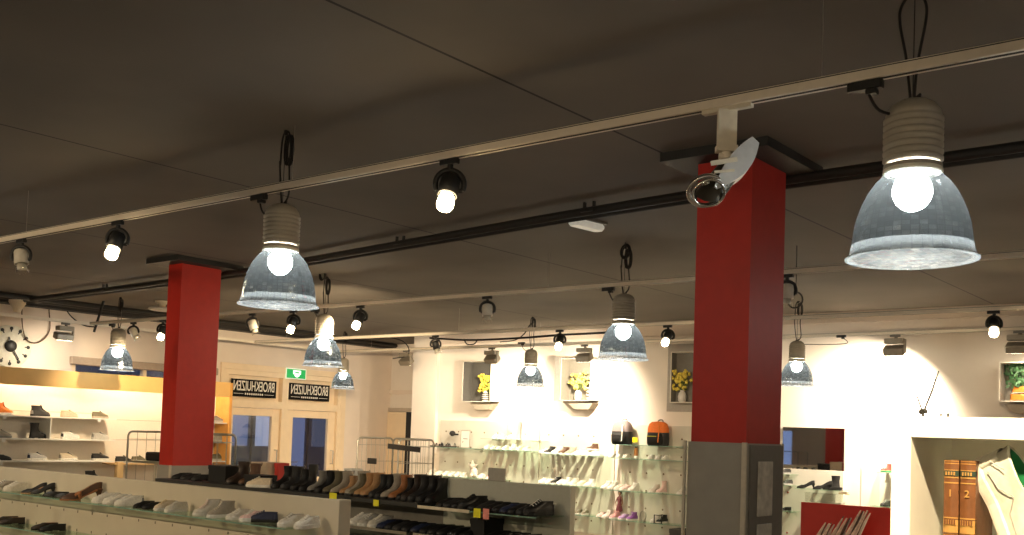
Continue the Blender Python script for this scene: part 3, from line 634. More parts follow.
# kind: slices (z, back, front, width, blend), collar tilt, sole thickness
def shoe_parts(kind):
    """named meshes of one shoe: toe +x, sole on z=0, L about .28"""
    out=[]; lift=None; pt=0
    if kind in('sneaker','runner'):
        th=.026 if kind=='sneaker' else .034
        sl=[(th-.004,-.138,.138,.97,0),(.044,-.136,.136,1,0),(.058,-.134,.120,.93,.05),(.068,-.134,.088,.86,.15),(.078,-.134,.055,.80,.3),(.088,-.136,.028,.76,.45),(.098,-.138,.005,.74,.6)]
        floor_=.05
    elif kind=='hightop':
        th=.026; sl=[(.022,-.138,.138,.97,0),(.044,-.136,.136,1,0),(.058,-.134,.120,.93,.05),(.068,-.134,.088,.86,.15),(.080,-.132,.052,.80,.3),(.095,-.130,.025,.78,.5),(.12,-.130,.005,.78,.75),(.145,-.136,.0,.80,.9)]; floor_=.07
    elif kind=='boot':
        th=.022; sl=[(.020,-.135,.138,.97,0),(.042,-.132,.136,1,0),(.060,-.130,.112,.93,.05),(.075,-.128,.075,.86,.15),(.090,-.126,.040,.80,.35),(.115,-.124,.012,.78,.6),(.15,-.124,-.004,.82,.85),(.19,-.130,.0,.90,1),(.225,-.136,.006,.94,1)]; floor_=.12
    elif kind=='tallboot':
        th=.022; sl=[(.020,-.135,.138,.97,0),(.042,-.132,.136,1,0),(.060,-.130,.112,.93,.05),(.075,-.128,.075,.86,.15),(.090,-.126,.040,.80,.35),(.115,-.124,.012,.78,.6),(.16,-.122,-.008,.84,.85),(.22,-.132,.0,.98,1),(.29,-.142,.008,1.1,1),(.33,-.140,.004,1.1,1)]; floor_=.2
    elif kind=='loafer':
        th=.014; sl=[(.012,-.134,.140,.95,0),(.030,-.133,.138,.97,0),(.044,-.132,.118,.90,.05),(.056,-.132,.085,.84,.15),(.064,-.133,.05,.78,.3),(.072,-.135,.035,.76,.45)]; floor_=.035
    elif kind in('pump','flat'):
        H=.075 if kind=='pump' else .0; pt=1
        def lift(x,H=H): t=min(1,max(0,(.05-x)/.16)); return H*t*t*(3-2*t)
        th=.006; sl=[(.005,-.128,.142,.85,0),(.020,-.128,.138,.86,0),(.030,-.128,.122,.80,.02),(.038,-.128,.104,.76,.08),(.048,-.128,.082,.74,.12)]; floor_=.012
    elif kind=='sandal':
        th=.018; sl=None; floor_=.018
    ls=(lambda x:0) if lift is None else lift
    if sl:
        u=MB(); u.loft([outline(*s,point=pt,lift=lift) for s in sl])
        z,xb,xf,k,b=sl[-1]
        u.loft([outline(z,xb,xf,k,b,pt,lift),outline(z+.003,xb,xf,k,b,pt,lift,.002),outline(z+.001,xb,xf,k,b,pt,lift,.006)])
        u.loft([outline(sl[0][0],sl[0][1],sl[0][2],sl[0][3],sl[0][4],pt,lift)],cap0=True,smooth=False)
        out.append(('upper',u,'U'))
        ex=0 if kind in('boot','tallboot','hightop') else .01; kk=.86 if ex==0 else .9
        l=MB(); l.loft([outline(z+.001,xb,xf,k,b,pt,lift,.006),outline((z+floor_)/2,xb+.008,xf+ex,k*kk,b,pt,lift,.009),outline(floor_,xb+.010,xf+ex*2,k*kk*.9,b if ex==0 else b*.5,pt,lift,.011)],cap1=True)
        out.append(('lining',l,'I'))
    s_=MB(); wd=1.07 if kind in('sneaker','hightop') else (1.12 if kind=='runner' else 1.02)
    if kind in('pump',):
        s_.loft([outline(-.002,-.128,.142,.83,0,pt,lift),outline(.007,-.130,.144,.88,0,pt,lift)],cap0=True,cap1=True,smooth=False)
        out.append(('sole',s_,'S'))
        h=MB(); rr=[]
        for i in range(6):
            t=i/5; z=.078*(1-t)+.0; r=.024*(1-t)**1.6+.0075; x=-.104-.010*t
            rr.append([Vector((x+r*math.cos(a)*1.0,r*.9*math.sin(a),z if i<5 else 0)) for a in [2*PI*j/12 for j in range(12)]])
        h.loft(rr,cap0=True,cap1=True); out.append(('heel',h,'U'))
    elif kind in('boot','tallboot','loafer'):
        hh=.022 if kind!='loafer' else .012
        s_.loft([outline(hh*.0+.010,-.02,.141,.98,0),outline(th,-.02,.141,1.0,0)],cap0=True,cap1=True,smooth=False)
        s_.loft([outline(0.0,.0,.139,.95,0),outline(.0101,.0,.141,.98,0)],cap0=True,cap1=True,smooth=False)
        s_.loft([outline(.009,-.138,.141,1.0,0),outline(th,-.138,.141,1.02,0)],cap0=True,cap1=True,smooth=False)
        out.append(('sole',s_,'S'))
        h=MB(); h.box((-.134,-.029,0),(-.065,.029,.010),ch=.006); out.append(('heel',h,'S'))
    else:
        s_.loft([outline(0,-.138,.138,wd*.95,0,pt),outline(.008,-.143,.144,wd,0,pt),outline(th,-.142,.143,wd*1.02,0,pt),outline(th+.004,-.139,.139,wd*.95,0,pt)],cap0=True,cap1=True,smooth=False)
        out.append(('sole',s_,'S'))
    if kind=='sandal':
        for nm,(x,h,wx) in (('strap',(.07,.05,.025)),('strap',(.01,.062,.02)),('heel_strap',(-.10,.075,.012))):
            q=MB(); r0=[]
            for i in range(11):
                a=PI*i/10; y=.042*math.cos(a); z=th-.006+h*math.sin(a)**.8 if 0<a<PI else th-.006
                r0.append([Vector((x-wx/2,y,z)),Vector((x+wx/2,y,z)),Vector((x+wx/2,y*.9,z-.003)),Vector((x-wx/2,y*.9,z-.003))])
            q.loft(r0,cap0=True,cap1=True,smooth=False); out.append((nm,q,'U'))
    if kind in('sneaker','runner','hightop'):
        t=MB(); top=.112 if kind!='hightop' else .155
        P=[(.085,.066),(.055,.080),(.03,.092),(.008,top-.008),(-.004,top)]
        if kind=='hightop': P=[(.085,.066),(.055,.082),(.03,.098),(.012,.125),(.004,top)]
        rr=[]
        for i,(x,z) in enumerate(P):
            w=.014+.005*i/4
            rr.append([Vector((x,-w,z-.001)),Vector((x,0,z+.006)),Vector((x,w,z-.001)),Vector((x-.004,w,z-.006)),Vector((x-.004,-w,z-.006))])
        t.loft(rr,cap0=True,cap1=True); out.append(('tongue',t,'T'))
        l=MB()
        n=4 if kind!='hightop' else 6
        for i in range(n):
            f_=(i+.5)/n*(len(P)-1.4); a=int(f_); q=f_-a; x=P[a][0]+(P[a+1][0]-P[a][0])*q; z=P[a][1]+(P[a+1][1]-P[a][1])*q
            l.tube([(x-.002,-.024,z-.004),(x,-.01,z+.006),(x+.002,0,z+.009),(x,.01,z+.006),(x-.002,.024,z-.004)],.0028,5)
        out.append(('laces',l,'L'))
        st=MB()
        for sg in (-1,1):                                       # side stripe patch
            rr=[]
            for q in range(5):
                x=-.02+q*.018; zz=.050+.003*q; w=fw((x+.136)/.272)*.985+.0022
                rr.append([Vector((x-.008,sg*(w),zz-.016)),Vector((x+.006,sg*(w),zz-.016)),Vector((x+.012,sg*(w-.004),zz+.010)),Vector((x-.002,sg*(w-.004),zz+.010))])
            st.loft(rr[::2],smooth=False)
        hc=MB().loft([outline(.030,-.141,-.098,.80,.85),outline(.062,-.139,-.103,.74,.85),outline(.078,-.1385,-.108,.66,.85)],smooth=True)
        out.append(('heel_counter',hc,'H'))
    if kind in('boot','tallboot'):
        z=MB().box((-.03,.030,.06),(-.022,.0345,.19)) if kind=='boot' else MB().box((-.06,.034,.07),(-.052,.041,.30))
        p=MB().tube([(-.134 if kind=='boot' else -.143,0,.20 if kind=='boot' else .31),(-.145 if kind=='boot' else -.154,0,.225 if kind=='boot' else .33),(-.136 if kind=='boot' else -.142,0,.235 if kind=='boot' else .335)],.004,6)
        out.append(('pull_tab',p,'L'))
    return out
_sh={}
def shoe_mesh(kind):
    if kind in _sh: return _sh[kind]
    P=shoe_parts(kind); L=[]
    for nm,mb,slot in P: L.append((nm,mb.mesh(nm,[BLACK]),slot))
    cm=MB(); slots='UISTLH'
    for nm,mb,slot in P:
        cm.add(mb.v,[],0); b=len(cm.v)-len(mb.v)
        for f,s in zip(mb.f,mb.sm): cm.f.append([b+i for i in f]); cm.k.append(slots.index(slot)); cm.sm.append(s)
    me=cm.mesh(kind,[BLACK]*6)
    _sh[kind]=(L,me); return _sh[kind]
COL={'white':(.80,.78,.72),'offwhite':(.66,.62,.54),'cream':(.70,.60,.46),'beige':(.52,.41,.30),'tan':(.48,.27,.12),'orange':(.78,.22,.03),'cognac':(.38,.15,.05),
 'brown':(.09,.042,.02),'darkbrown':(.03,.017,.011),'black':(.007,.0065,.0065),'charcoal':(.022,.021,.021),'grey':(.25,.24,.22),'lightgrey':(.48,.46,.42),'olive':(.15,.13,.08),
 'navy':(.015,.022,.06),'pink':(.75,.36,.36),'palepink':(.80,.56,.52),'red':(.5,.04,.03),'green':(.02,.25,.10),'purple':(.25,.08,.35),'lilac':(.55,.35,.65),'silver':(.55,.55,.55),'gold':(.55,.40,.14),'greige':(.36,.32,.26)}
def SM(c,gloss=.5): return M('shoe_'+c,COL[c],gloss,var=.10,scale=60,bump=.05)
def shoe(name,kind,loc,ang,cols,label,group,full=True,scale=1.,cat='shoe',rot=None,mirror=False):
    """cols: dict slot->colour; ang: heading of the toe (radians from +X)"""
    L,me=shoe_mesh(kind); cc=dict(U='black',I='darkbrown',S='white',T=None,L='white',H=None); cc.update(cols)
    if not cc['T']: cc['T']=cc['U']
    if not cc['H']: cc['H']=cc['U']
    if full: root=bpy.data.objects.new(name,None); root.empty_display_size=.05
    else: root=bpy.data.objects.new(name,me)
    C.objects.link(root); root.location=loc; root.rotation_euler=(0,0,ang); root.scale=(scale,)*3
    if rot is not None: root.matrix_world=Matrix.Translation(loc)@rot.to_4x4()@Matrix.Scale(scale,4)
    tag(root,label,cat,group)
    if full:
        for nm,m_,slot in L:
            o=bpy.data.objects.new(nm,m_); C.objects.link(o); o.parent=root
            o.material_slots[0].link='OBJECT'; o.material_slots[0].material=SM(cc[slot])
    else:
        for i,s in enumerate('UISTLH'):
            root.material_slots[i].link='OBJECT'; root.material_slots[i].material=SM(cc[s])
    return root
NM={'sneaker':'sneaker','runner':'running_shoe','hightop':'high_top_sneaker','boot':'ankle_boot','tallboot':'tall_boot','loafer':'loafer','pump':'high_heel_pump','flat':'flat_shoe','sandal':'sandal'}
def glass_shelf(parent,x0,x1,y0,y1,z,name='glass_shelf',br=True):
    """z is the top of the pane (parent at the origin of the numbers)"""
    s=MB().box((x0,y0,z-.008),(x1,y1,z)).build(name,GLASS,parent)
    MB().box((x0,y0-.001,z-.0078),(x1,y0+.002,z-.0002)).build('edge',GEDGE,s)
    if br:
        b=MB()
        for x in (x0+.12,x1-.12): b.box((x-.012,y1-.06,z-.03),(x+.012,y1+.005,z-.008)).bar((x,y1-.02,z-.02),(x,y0+.08,z-.012),.012,.008)
        b.build('bracket',ALU,parent)
    return s
DN=-PI/2
# ================================================================== PARTITION WITH GLASS SHELVES (foreground)
PX0,PX1=-13.9,-5.11; PY=4.62
g=empty('display_partition',((PX0+PX1)/2,PY,0),'long cream perforated partition with glass shoe shelves in the foreground','display partition')
h=(PX1-PX0)/2
PANC=M('partition_laminate',(.62,.56,.44),.55,var=.03,scale=5)
MB().box((-h,0,.05),(h-.10,.06,1.223),ch=.002).build('panel',PANC,g)
MB().box((h-.10,-.006,0),(h,.10,1.225),ch=.003).build('end_post',PANC,g)
pg=MB()
for iz in range(7):
    for ix in range(37): pg.box((-h+.15+ix*.233,-.0015,.90-.155*iz),(-h+.162+ix*.233,.001,.92-.155*iz))
pg.build('slot_holes',M('slot_hole',(.12,.10,.07),.7),g)
ZS=1.035
glass_shelf(g,-h,h-.22,-.27,-.004,ZS); glass_shelf(g,-h,h-2.9,-.27,-.004,.74)
grp='shoes on the long glass shelf of the partition'
def ps(px,kind,cols,label,y=None,dz=0,rot=0,z=ZS,py=None,sc=1.0,group=grp):
    yy=PY-.135 if y is None else y
    p=at(px,py or (496+.112*px),Y=yy)
    return shoe(NM[kind],kind,(p.x,yy,z+dz),DN+rot,cols,label,group,scale=sc*.79)
BW=dict(U='cream',S='cream',I='beige',L='white')
ps(4,'sneaker',dict(U='greige',S='offwhite',I='brown'),'pale greige sneaker cut by the photo edge on the partition shelf')
ps(15,'sneaker',dict(U='offwhite',S='offwhite',I='beige'),'pale off-white sneaker just before the black pumps on the partition shelf')
ps(34,'pump',dict(U='black',I='tan',S='tan'),'black pump with tan lining, first of the dark heels',rot=-.75)
ps(42,'pump',dict(U='black',I='tan',S='black'),'black pump standing close behind the tan lined pump',rot=-.7,y=PY-.09,)
ps(56,'flat',dict(U='black',I='brown',S='black'),'low black flat shoe between the dark pumps',rot=-.7)
ps(68,'flat',dict(U='charcoal',I='black',S='black'),'charcoal flat shoe leaning against the brown heel',rot=-.75)
p=at(87,504,Y=PY-.13); shoe('high_heel_pump','pump',(p.x-.02,PY-.165,ZS),DN-.4,dict(U='brown',I='tan',S='cognac'),'brown high heel pump with its heel raised, beside white sneakers',grp,scale=1.18)
shoe('high_heel_pump','pump',(p.x-.03,PY-.22,ZS),DN-1.5,dict(U='cognac',I='tan',S='brown'),'reddish brown pump sole turned forward below the brown heel',grp,scale=.62)
ps(106,'sneaker',dict(U='white',S='white',I='offwhite'),'white sneaker nearest the brown heel, first of three white ones',rot=-.35)
ps(117,'sneaker',dict(U='white',S='white',I='offwhite'),'middle white sneaker of three on the partition shelf',rot=-.35)
ps(129,'sneaker',dict(U='white',S='white',I='offwhite',H='grey'),'white sneaker with grey heel tab beside the black loafers',rot=-.35)
ps(144,'loafer',dict(U='black',S='black',I='charcoal'),'black loafer beside the white sneakers on the partition',rot=.05,sc=.85)
ps(153,'loafer',dict(U='black',S='black',I='charcoal'),'black loafer beside the champagne sneaker on the partition',rot=.05,sc=.85)
ps(165,'sneaker',dict(U='cream',S='white',I='beige',L='gold'),'champagne sneaker beside the black loafers',rot=.1,sc=.9)
ps(176,'sneaker',dict(U='offwhite',S='white',I='beige',L='silver'),'champagne sneaker with silver laces, second of its pair',rot=.1,sc=.9)
ps(207,'hightop',dict(U='offwhite',S='white',I='beige',L='palepink'),'beige high-top sneaker, first of the chunky beige pair',rot=-.15)
ps(221,'hightop',dict(U='greige',S='white',I='beige',L='offwhite'),'greige padded high-top sneaker beside the low beige pair',rot=-.1)
ps(239,'runner',dict(U='offwhite',S='white',I='beige'),'low beige sneaker between the padded high-top and navy sneaker',rot=-.15,sc=.9)
ps(252,'runner',dict(U='palepink',S='white',I='offwhite',T='offwhite',L='white'),'pale pinkish sneaker touching the navy sneaker',rot=-.1,sc=.9)
ps(263,'sneaker',dict(U='navy',S='black',I='charcoal',L='lightgrey'),'navy sneaker with grey laces on the partition shelf',rot=-.9,y=PY-.10,sc=.9)
ps(291,'runner',dict(U='offwhite',S='white',I='brown',L='greige',H='greige'),'off-white chunky sneaker with greige heel near the partition end',rot=.05,sc=1.0)
ps(307,'runner',dict(U='white',S='white',I='greige',L='white'),'white chunky sneaker closest to the partition end post',rot=.08,sc=.98)
grp2='shoes on the lower glass shelf of the partition'
for i,(px,lb) in enumerate(((3,'dark burgundy loafer at the photo edge on the lower partition shelf'),(10,'dark burgundy loafer beside a light lined pump, lower partition shelf'))):
    ps(px,'loafer',dict(U='darkbrown',I='tan',S='black'),lb,z=.74,py=560,rot=-.3,group=grp2,sc=1.0)
ps(43,'loafer',dict(U='darkbrown',I='red',S='black'),'dark shoe with red inside on the lower partition shelf',z=.74,py=560,rot=-.3,group=grp2,sc=1.0)
ps(51,'loafer',dict(U='black',I='darkbrown',S='black'),'black shoe beside the red lined one, lower partition shelf',z=.74,py=560,rot=-.3,group=grp2,sc=1.0)

# ================================================================== LEFT SHOE SHELF UNIT
UX=-14.02; UB=-14.38
g=empty('shoe_shelf_unit',(UX,7.6,0),'white wall of shoe shelves with glowing yellow wood header','shelf unit')
dx=UB-UX; y0=-2.6; y1=2.60
MB().box((dx-.03,y0,0),(dx,y1,2.36)).build('back_panel',M('lit_white_panel',(.85,.78,.68),.6,var=.02),g)
MB().box((-.02,y0,2.13),(.02,y1,2.365),ch=.003).box((dx-.03,y0,2.33),(.0,y1,2.36)).build('header',WOOD,g)
MB().box((dx,y1-.0,0),(.02,y1+.05,2.36),ch=.003).build('end_panel',ORW,g)
SHZ=[1.715,1.405,1.10,.80,.50]
for z in SHZ:
    s=MB().box((dx,y0,z-.02),(-.02,.66,z),ch=.002).build('shelf',WHITE,g)
    MB().box((dx,1.62,z-.02),(-.02,y1,z),ch=.002).build('shelf',WHITE,g)
MB().box((dx,.66,1.04),(-.02,1.62,1.06)).box((dx,.66,.62),(-.02,1.62,.64)).build('pale_wood_shelf',WOODP,g)
MB().box((-.08,.70,0),(-.0,.80,1.08),ch=.002).build('wood_post',WOODP,g)
for y in (at(52,425,X=UX).y-7.6,-1.65): MB().box((dx,y-.008,1.405),(-.03,y+.008,1.69)).build('divider',WHITE,g)
MB().box((dx,-2.6,1.78),(dx+.004,.62,1.785)).box((dx,.7,1.70),(dx+.004,2.59,1.705)).box((dx,.7,1.40),(dx+.004,2.59,1.405)).build('panel_seam',M('seam_line',(.35,.30,.24),.8),g)
TUBE=emission('header_tube_glow',(1,.84,.62),32)
tb=MB()
for (a,b) in ((-2.4,-1.3),(-1.1,.1),(.3,1.4),(1.6,2.5)): tb.tube([(-.10,a,2.2),(-.10,b,2.2)],.013,8)
tb.build('header_tube_light',TUBE,g)
for q,(a,z) in enumerate(((-1.0,1.715),(.36,1.715),(-1.0,1.405),(-1.02,1.10))): MB().box((-.021,a,z-.055),(-.017,a+.05,z-.005)).build('price_card',M('card_white',(.9,.88,.84),.5),g)
gs='shoes on the lit shelves under the yellow header'
def us(px,row,kind,cols,lab,sc=1.,rot=0,ang=PI/2):
    p=at(px,400+22*row,X=UX-.17); return shoe(NM[kind],kind,(UX-.17,p.y,SHZ[row]),ang+rot,cols,lab,gs,scale=sc)
us(3,0,'hightop',dict(U='orange',S='white',I='red',L='offwhite'),'orange high-top sneaker on the topmost lit shelf, at the photo edge',1.1)
us(41,0,'hightop',dict(U='charcoal',S='black',I='black',H='grey',L='charcoal'),'black ankle-high shoe with grey heel on the topmost lit shelf')
us(70,0,'sneaker',dict(U='beige',S='beige',I='brown'),'beige sneaker on the topmost lit shelf',.93)
us(101,0,'sneaker',dict(U='olive',S='greige',I='charcoal'),'grey-green sneaker at the end of the topmost lit shelf',.93)
us(2,1,'sneaker',dict(U='greige',S='grey',I='grey'),'greige shoe at the photo edge on the second lit shelf')
us(39,1,'boot',dict(U='black',S='charcoal',I='black',L='silver'),'black ankle boot with silver buckle on the second lit shelf',.95)
us(71,1,'runner',dict(U='white',S='white',I='grey',H='charcoal',T='grey'),'white running shoe with dark heel on the second lit shelf')
us(101,1,'runner',dict(U='lightgrey',S='lightgrey',I='grey',H='grey',T='grey'),'light grey running shoe at the end of the second lit shelf',.97)
us(2,2,'loafer',dict(U='black',S='black',I='charcoal'),'black shoe at the photo edge on the third lit shelf')
us(38,2,'sneaker',dict(U='silver',S='white',I='navy',H='navy',T='navy'),'silver and navy sneaker on the third lit shelf')
us(69,2,'sneaker',dict(U='cream',S='white',I='greige',H='greige',T='black'),'cream sneaker with black tongue on the third lit shelf')
us(101,2,'sneaker',dict(U='charcoal',S='white',I='black',H='black'),'charcoal sneaker with white sole at the end of the third lit shelf')
us(30,3,'sneaker',dict(U='brown',S='grey',I='black'),'brown shoe half hidden behind the partition, low shelf under the silver sneaker',1.15)
us(66,3,'sneaker',dict(U='greige',S='white',I='black',L='black'),'shoe mostly hidden by the partition below the cream sneaker')
us(94,3,'hightop',dict(U='black',S='charcoal',I='black'),'black shoe half hidden by the partition, below the charcoal sneaker')
for px,lab,c in ((124,'dark shoe on the pale wood shelf beside the wire cage','charcoal'),(140,'dark olive shoe on the pale wood shelf behind the wire cage','olive')):
    p=at(px,456,X=UX-.17); shoe('sneaker','sneaker',(UX-.17,p.y,1.06),PI/2,dict(U=c,S='lightgrey',I='black'),lab,gs)
for px,lab,c in ((124,'black shoe on the lower pale wood shelf beside the wood post','black'),(150,'grey shoe on the lower pale wood shelf behind the cage','grey')):
    p=at(px,480,X=UX-.17); shoe('sneaker','runner',(UX-.17,p.y,.64),PI/2,dict(U=c,S='lightgrey',I='black'),lab,gs)
for px,row,lab,c in ((217,0,'grey shoe on the lit shelf just beside the slimmer pillar and orange panel','grey'),(222,1,'greige shoe on the second shelf beside the orange panel','greige'),(219,2,'olive shoe on the third shelf beside the orange panel','olive')):
    us(px,row,'sneaker',dict(U=c,S='lightgrey',I='black'),lab)

# ================================================================== ROLL CAGES
def cage(x0,y0,x1,y1,z0,z1,lab,nv=5,nh=5):
    g=empty('roll_cage',((x0+x1)/2,(y0+y1)/2,0),lab,'roll cage'); hx,hy=(x1-x0)/2,(y1-y0)/2
    def panel(a,b):
        a=Vector(a); b=Vector(b); d=(b-a).normalized(); up=Vector((0,0,1)); r=.07
        P=[a+up*z0,a+up*(z1-r)]+[a+d*(r-r*math.cos(t))+up*(z1-r+r*math.sin(t)) for t in [PI/2*i/5 for i in range(1,6)]]
        P+=[b-d*(r-r*math.cos(t))+up*(z1-r+r*math.sin(t)) for t in [PI/2*i/5 for i in range(5,0,-1)]]+[b+up*(z1-r),b+up*z0]
        fr=MB().tube(P,.0135,8).build('side_frame',STEEL,g)
        w=MB(); L=(b-a).length
        for i in range(1,nv+1): q=a+d*(L*i/(nv+1)); w.tube([q+up*(z0+.1),q+up*z1],.0035,5)
        for i in range(nh):
            z=z0+.15+(z1-z0-.25)*i/(nh-1); w.tube([a+up*z,b+up*z],.004,5)
        w.build('wire_grid',STEEL,fr)
    panel((-hx,-hy,0),(-hx,hy,0)); panel((hx,-hy,0),(hx,hy,0)); panel((-hx,hy,0),(hx,hy,0)); 
    MB().box((-hx,-hy,z0-.02),(hx,hy,z0+.02),ch=.004).build('base_tray',STEEL,g)
    for sx in(-1,1):
        for sy in(-1,1):
            MB().tube([(sx*(hx-.06),sy*(hy-.06)-.015,.06),(sx*(hx-.06),sy*(hy-.06)+.015,.06)],.06,16).box((sx*(hx-.06)-.02,sy*(hy-.06)-.025,.06),(sx*(hx-.06)+.02,sy*(hy-.06)+.025,z0-.02)).build('caster',BLACKR,g)
    return g
a=at(131,431,Z=1.585); 
cg=cage(-12.2,7.35,-11.02,8.15,.16,1.56,'steel wire roll cage behind the slimmer red pillar')
c2=cage(-10.80,10.05,-9.99,10.75,.16,1.57,'steel wire roll cage in front of the white inner door',nv=7,nh=6)
o=MB().box((-.5,-.05,-.06),(.5,.12,.05),ch=.02).ball((.12,0,.04),.05,sc=(2,1,.6)).build('black_bag',BLACKR); o.location=(-11.62,7.6,1.25); tag(o,'flat black bag lying across the roll cage behind the slimmer pillar','bag')
MB().box((-.56,-.24,-.085),(.54,.27,-.06)).build('carrier_board',STEEL,o)
cage(-13.7,-3.5,-12.5,-2.8,.16,1.45,'steel wire roll cage reflected in the wall mirror',nv=4,nh=4)
off=Vector(c2.location)
MB().bar(at(388,446,Y=10.03)-off,at(420,450,Y=10.03)-off,.012,.07).build('strap',BLACKR,c2)
p=at(372,461,Y=10.03)-off; MB().box(tuple(p+Vector((-.085,-.01,-.04))),tuple(p+Vector((.085,.01,.04))),ch=.003).build('name_plate',BLACK,c2)

# ================================================================== GONDOLA IN THE MIDDLE
GY=6.0; GX0,GX1=-8.95,-4.22
g=empty('shoe_gondola',((GX0+GX1)/2,GY,0),'long double-sided shoe gondola carrying boots above and dark shoes below','gondola')
h=(GX1-GX0)/2; cx=(GX0+GX1)/2; xs=-5.42-cx
MB().box((-h,-.03,0),(xs,.03,1.10)).build('panel',GREYD,g)
GPAN=M('greenish_grey_panel',(.50,.50,.42),.5,var=.03)
MB().box((xs,-.03,0),(h,.03,1.34),ch=.002).box((h-.03,-.36,0),(h,.03,.10)).build('tall_panel',GPAN,g)
MB().box((-h,-.30,1.115),(xs-.03,.30,1.15),ch=.003).build('top_board',M('black_top_board',(.03,.03,.028),.5),g)
glass_shelf(g,xs+.04,h-.05,-.36,-.03,1.135,br=True)
glass_shelf(g,-h,xs-.03,-.40,-.03,.93); glass_shelf(g,xs+.04,h-.12,-.40,-.03,.93)
glass_shelf(g,-h,h-.1,-.42,-.03,.70)
MB().box((-h,-.403,.915),(xs-.03,-.395,.938)).box((xs+.04,-.403,.915),(xs+.9,-.395,.938)).box((xs+.04,-.365,1.12),(xs+.55,-.358,1.142)).build('shelf_edge_strip',M('white_edge_strip',(.75,.66,.5),.4),g)
gb='boots on top of the middle gondola'
def gs_(px,kind,cols,lab,z=1.15,y=GY-.12,rot=0,sc=1.,grp=gb,pyy=490,cat=None):
    p=at(px,pyy,Y=y); return shoe(NM[kind],kind,(p.x,y,z),DN+rot+.15,cols,lab,grp,scale=sc*(.83 if 'boot' in kind else .84),cat=cat or ('boot' if 'boot' in kind else 'shoe'))
B=lambda u,i='darkbrown',s='black',l=None: dict(U=u,I=i,S=s,L=l or u)
def cardbox(x,y,z,sx,sy,sz,col,lab,lid=True):
    g=empty('shoe_box',(x,y,z),lab,'box')
    mt=M('box_'+col,COL[col],.7,var=.04)
    MB().box((-sx/2,-sy/2,0),(sx/2,sy/2,sz)).build('carton',mt,g)
    MB().box((-sx/2-.004,-sy/2-.004,sz-.035),(sx/2+.004,sy/2+.004,sz+.003)).build('lid',mt,g); return g
for px,lab in ((182,'black loafer in front of the slimmer pillar, farthest along the gondola top'),(191,'second black loafer in front of the slimmer pillar'),(202,'third black loafer in front of the slimmer pillar')):
    gs_(px,'loafer',B('black','black'),lab,rot=-.2,pyy=478,sc=.95)
p=at(222,480,Y=GY-.1); cardbox(p.x,GY-.05,1.15,.26,.22,.155,'black','black shoe box at the foot of the slimmer red pillar')
gs_(238,'boot',B('darkbrown'),'dark brown boot right behind the wire cage post',pyy=480,rot=-.2,sc=1.1)
gs_(250,'boot',B('brown'),'brown leather boot beside the pinkish beige box',pyy=480,rot=-.2,sc=1.05)
gs_(259,'sneaker',dict(U='cream',I='beige',S='white'),'pale shoe lying before the pinkish beige box',y=GY-.24,pyy=487,rot=-1.1)
p=at(263,483,Y=GY+.12); cardbox(p.x,GY+.16,1.15,.24,.2,.20,'beige','pinkish beige shoe box among the boots')
p=at(264,483,Y=GY-.1); cardbox(p.x,GY-.14,1.15,.20,.2,.10,'black','low black shoe box in front of the pinkish beige box')
p=at(278,480,Y=GY+.18); cardbox(p.x+.02,GY+.20,1.15,.05,.12,.20,'red','red shoe box squeezed behind the black boots')
row=[(288,'boot','black','black boot standing in front of the red box',1.05,None),(297,'boot','charcoal','charcoal boot after the one by the red box',1.05,'lightgrey'),
 (306,'boot','black','black boot with white laces beside the tall black boot',.95,'white'),(313,'tallboot','black','tall black boot rising above its neighbours',.82,None),
 (323,'boot','grey','dark grey boot next to the tall black one',.95,'lightgrey'),(331,'boot','black','black boot before the olive pair',.98,None),
 (339,'boot','olive','olive grey boot, first of the olive pair',.98,None),(347,'boot','greige','greyish boot beside the orange tan boot',1.0,None),
 (354,'boot','tan','low orange tan boot with dark shaft',.82,'brown'),(362,'boot','greige','slim greige ankle boot before the white carton',1.05,None)]
for i,(px,k,c,lab,sc_,l) in enumerate(row):
    gs_(px-5,k,B(c,'darkbrown','black',l),lab,rot=-.25,sc=sc_,pyy=494)
p=at(353,486,Y=GY+.12); cardbox(p.x,GY+.12,1.15,.09,.12,.20,'white','white carton between the greige and tan boots')
row=[(366,'boot','olive','cream','khaki boot with cream sole after the white carton',.95),(373,'boot','tan','brown','orange tan boot beside the khaki boot',1.0),(380,'boot','tan','black','darker tan boot, second of the tan pair',1.02),
 (388,'boot','charcoal','black','charcoal boot after the tan pair',.98),(395,'boot','black','black','black boot between charcoal and beige boots',1.0),
 (402,'boot','greige','tan','beige boot with reddish lining',1.05),(410,'boot','cognac','tan','reddish brown boot behind the beige one',1.02),
 (417,'boot','black','black','black boot after the reddish brown boot',.92),(424,'boot','darkbrown','black','dark brown boot with rounded top',1.08),
 (431,'boot','charcoal','grey','charcoal boot near the end of the boot row',1.05),(440,'boot','black','black','broad black boot second from the end of the boot row',1.08),(449,'boot','black','black','black boot at the very end of the boot row',1.0)]
for i,(px,k,c,s,lab,sc_) in enumerate(row):
    gs_(px-7-i*.45,k,B(c,'cognac' if c=='greige' else 'darkbrown','black'),lab,rot=-.25,sc=sc_,pyy=500)
g2='shoes on the shelf under the boots'
row=[(352,'flat','black','black pointed flat under the white carton'),(362,'sneaker','white','white sneaker on the shelf under the boots, first of three pale ones'),(371,'sneaker','lightgrey','light grey sneaker on the shelf under the boots'),(381,'sneaker','offwhite','off-white sneaker under the boots beside navy shoes'),
 (390,'loafer','navy','navy loafer under the boots, beside the pale sneakers'),(398,'loafer','black','black loafer second after the pale sneakers under the boots'),(406,'loafer','charcoal','charcoal loafer amid the black ones under the boots'),(415,'loafer','black','black loafer under the broad black boot'),(424,'loafer','navy','navy black loafer near the end under the boots'),(433,'loafer','black','last black loafer under the boots')]
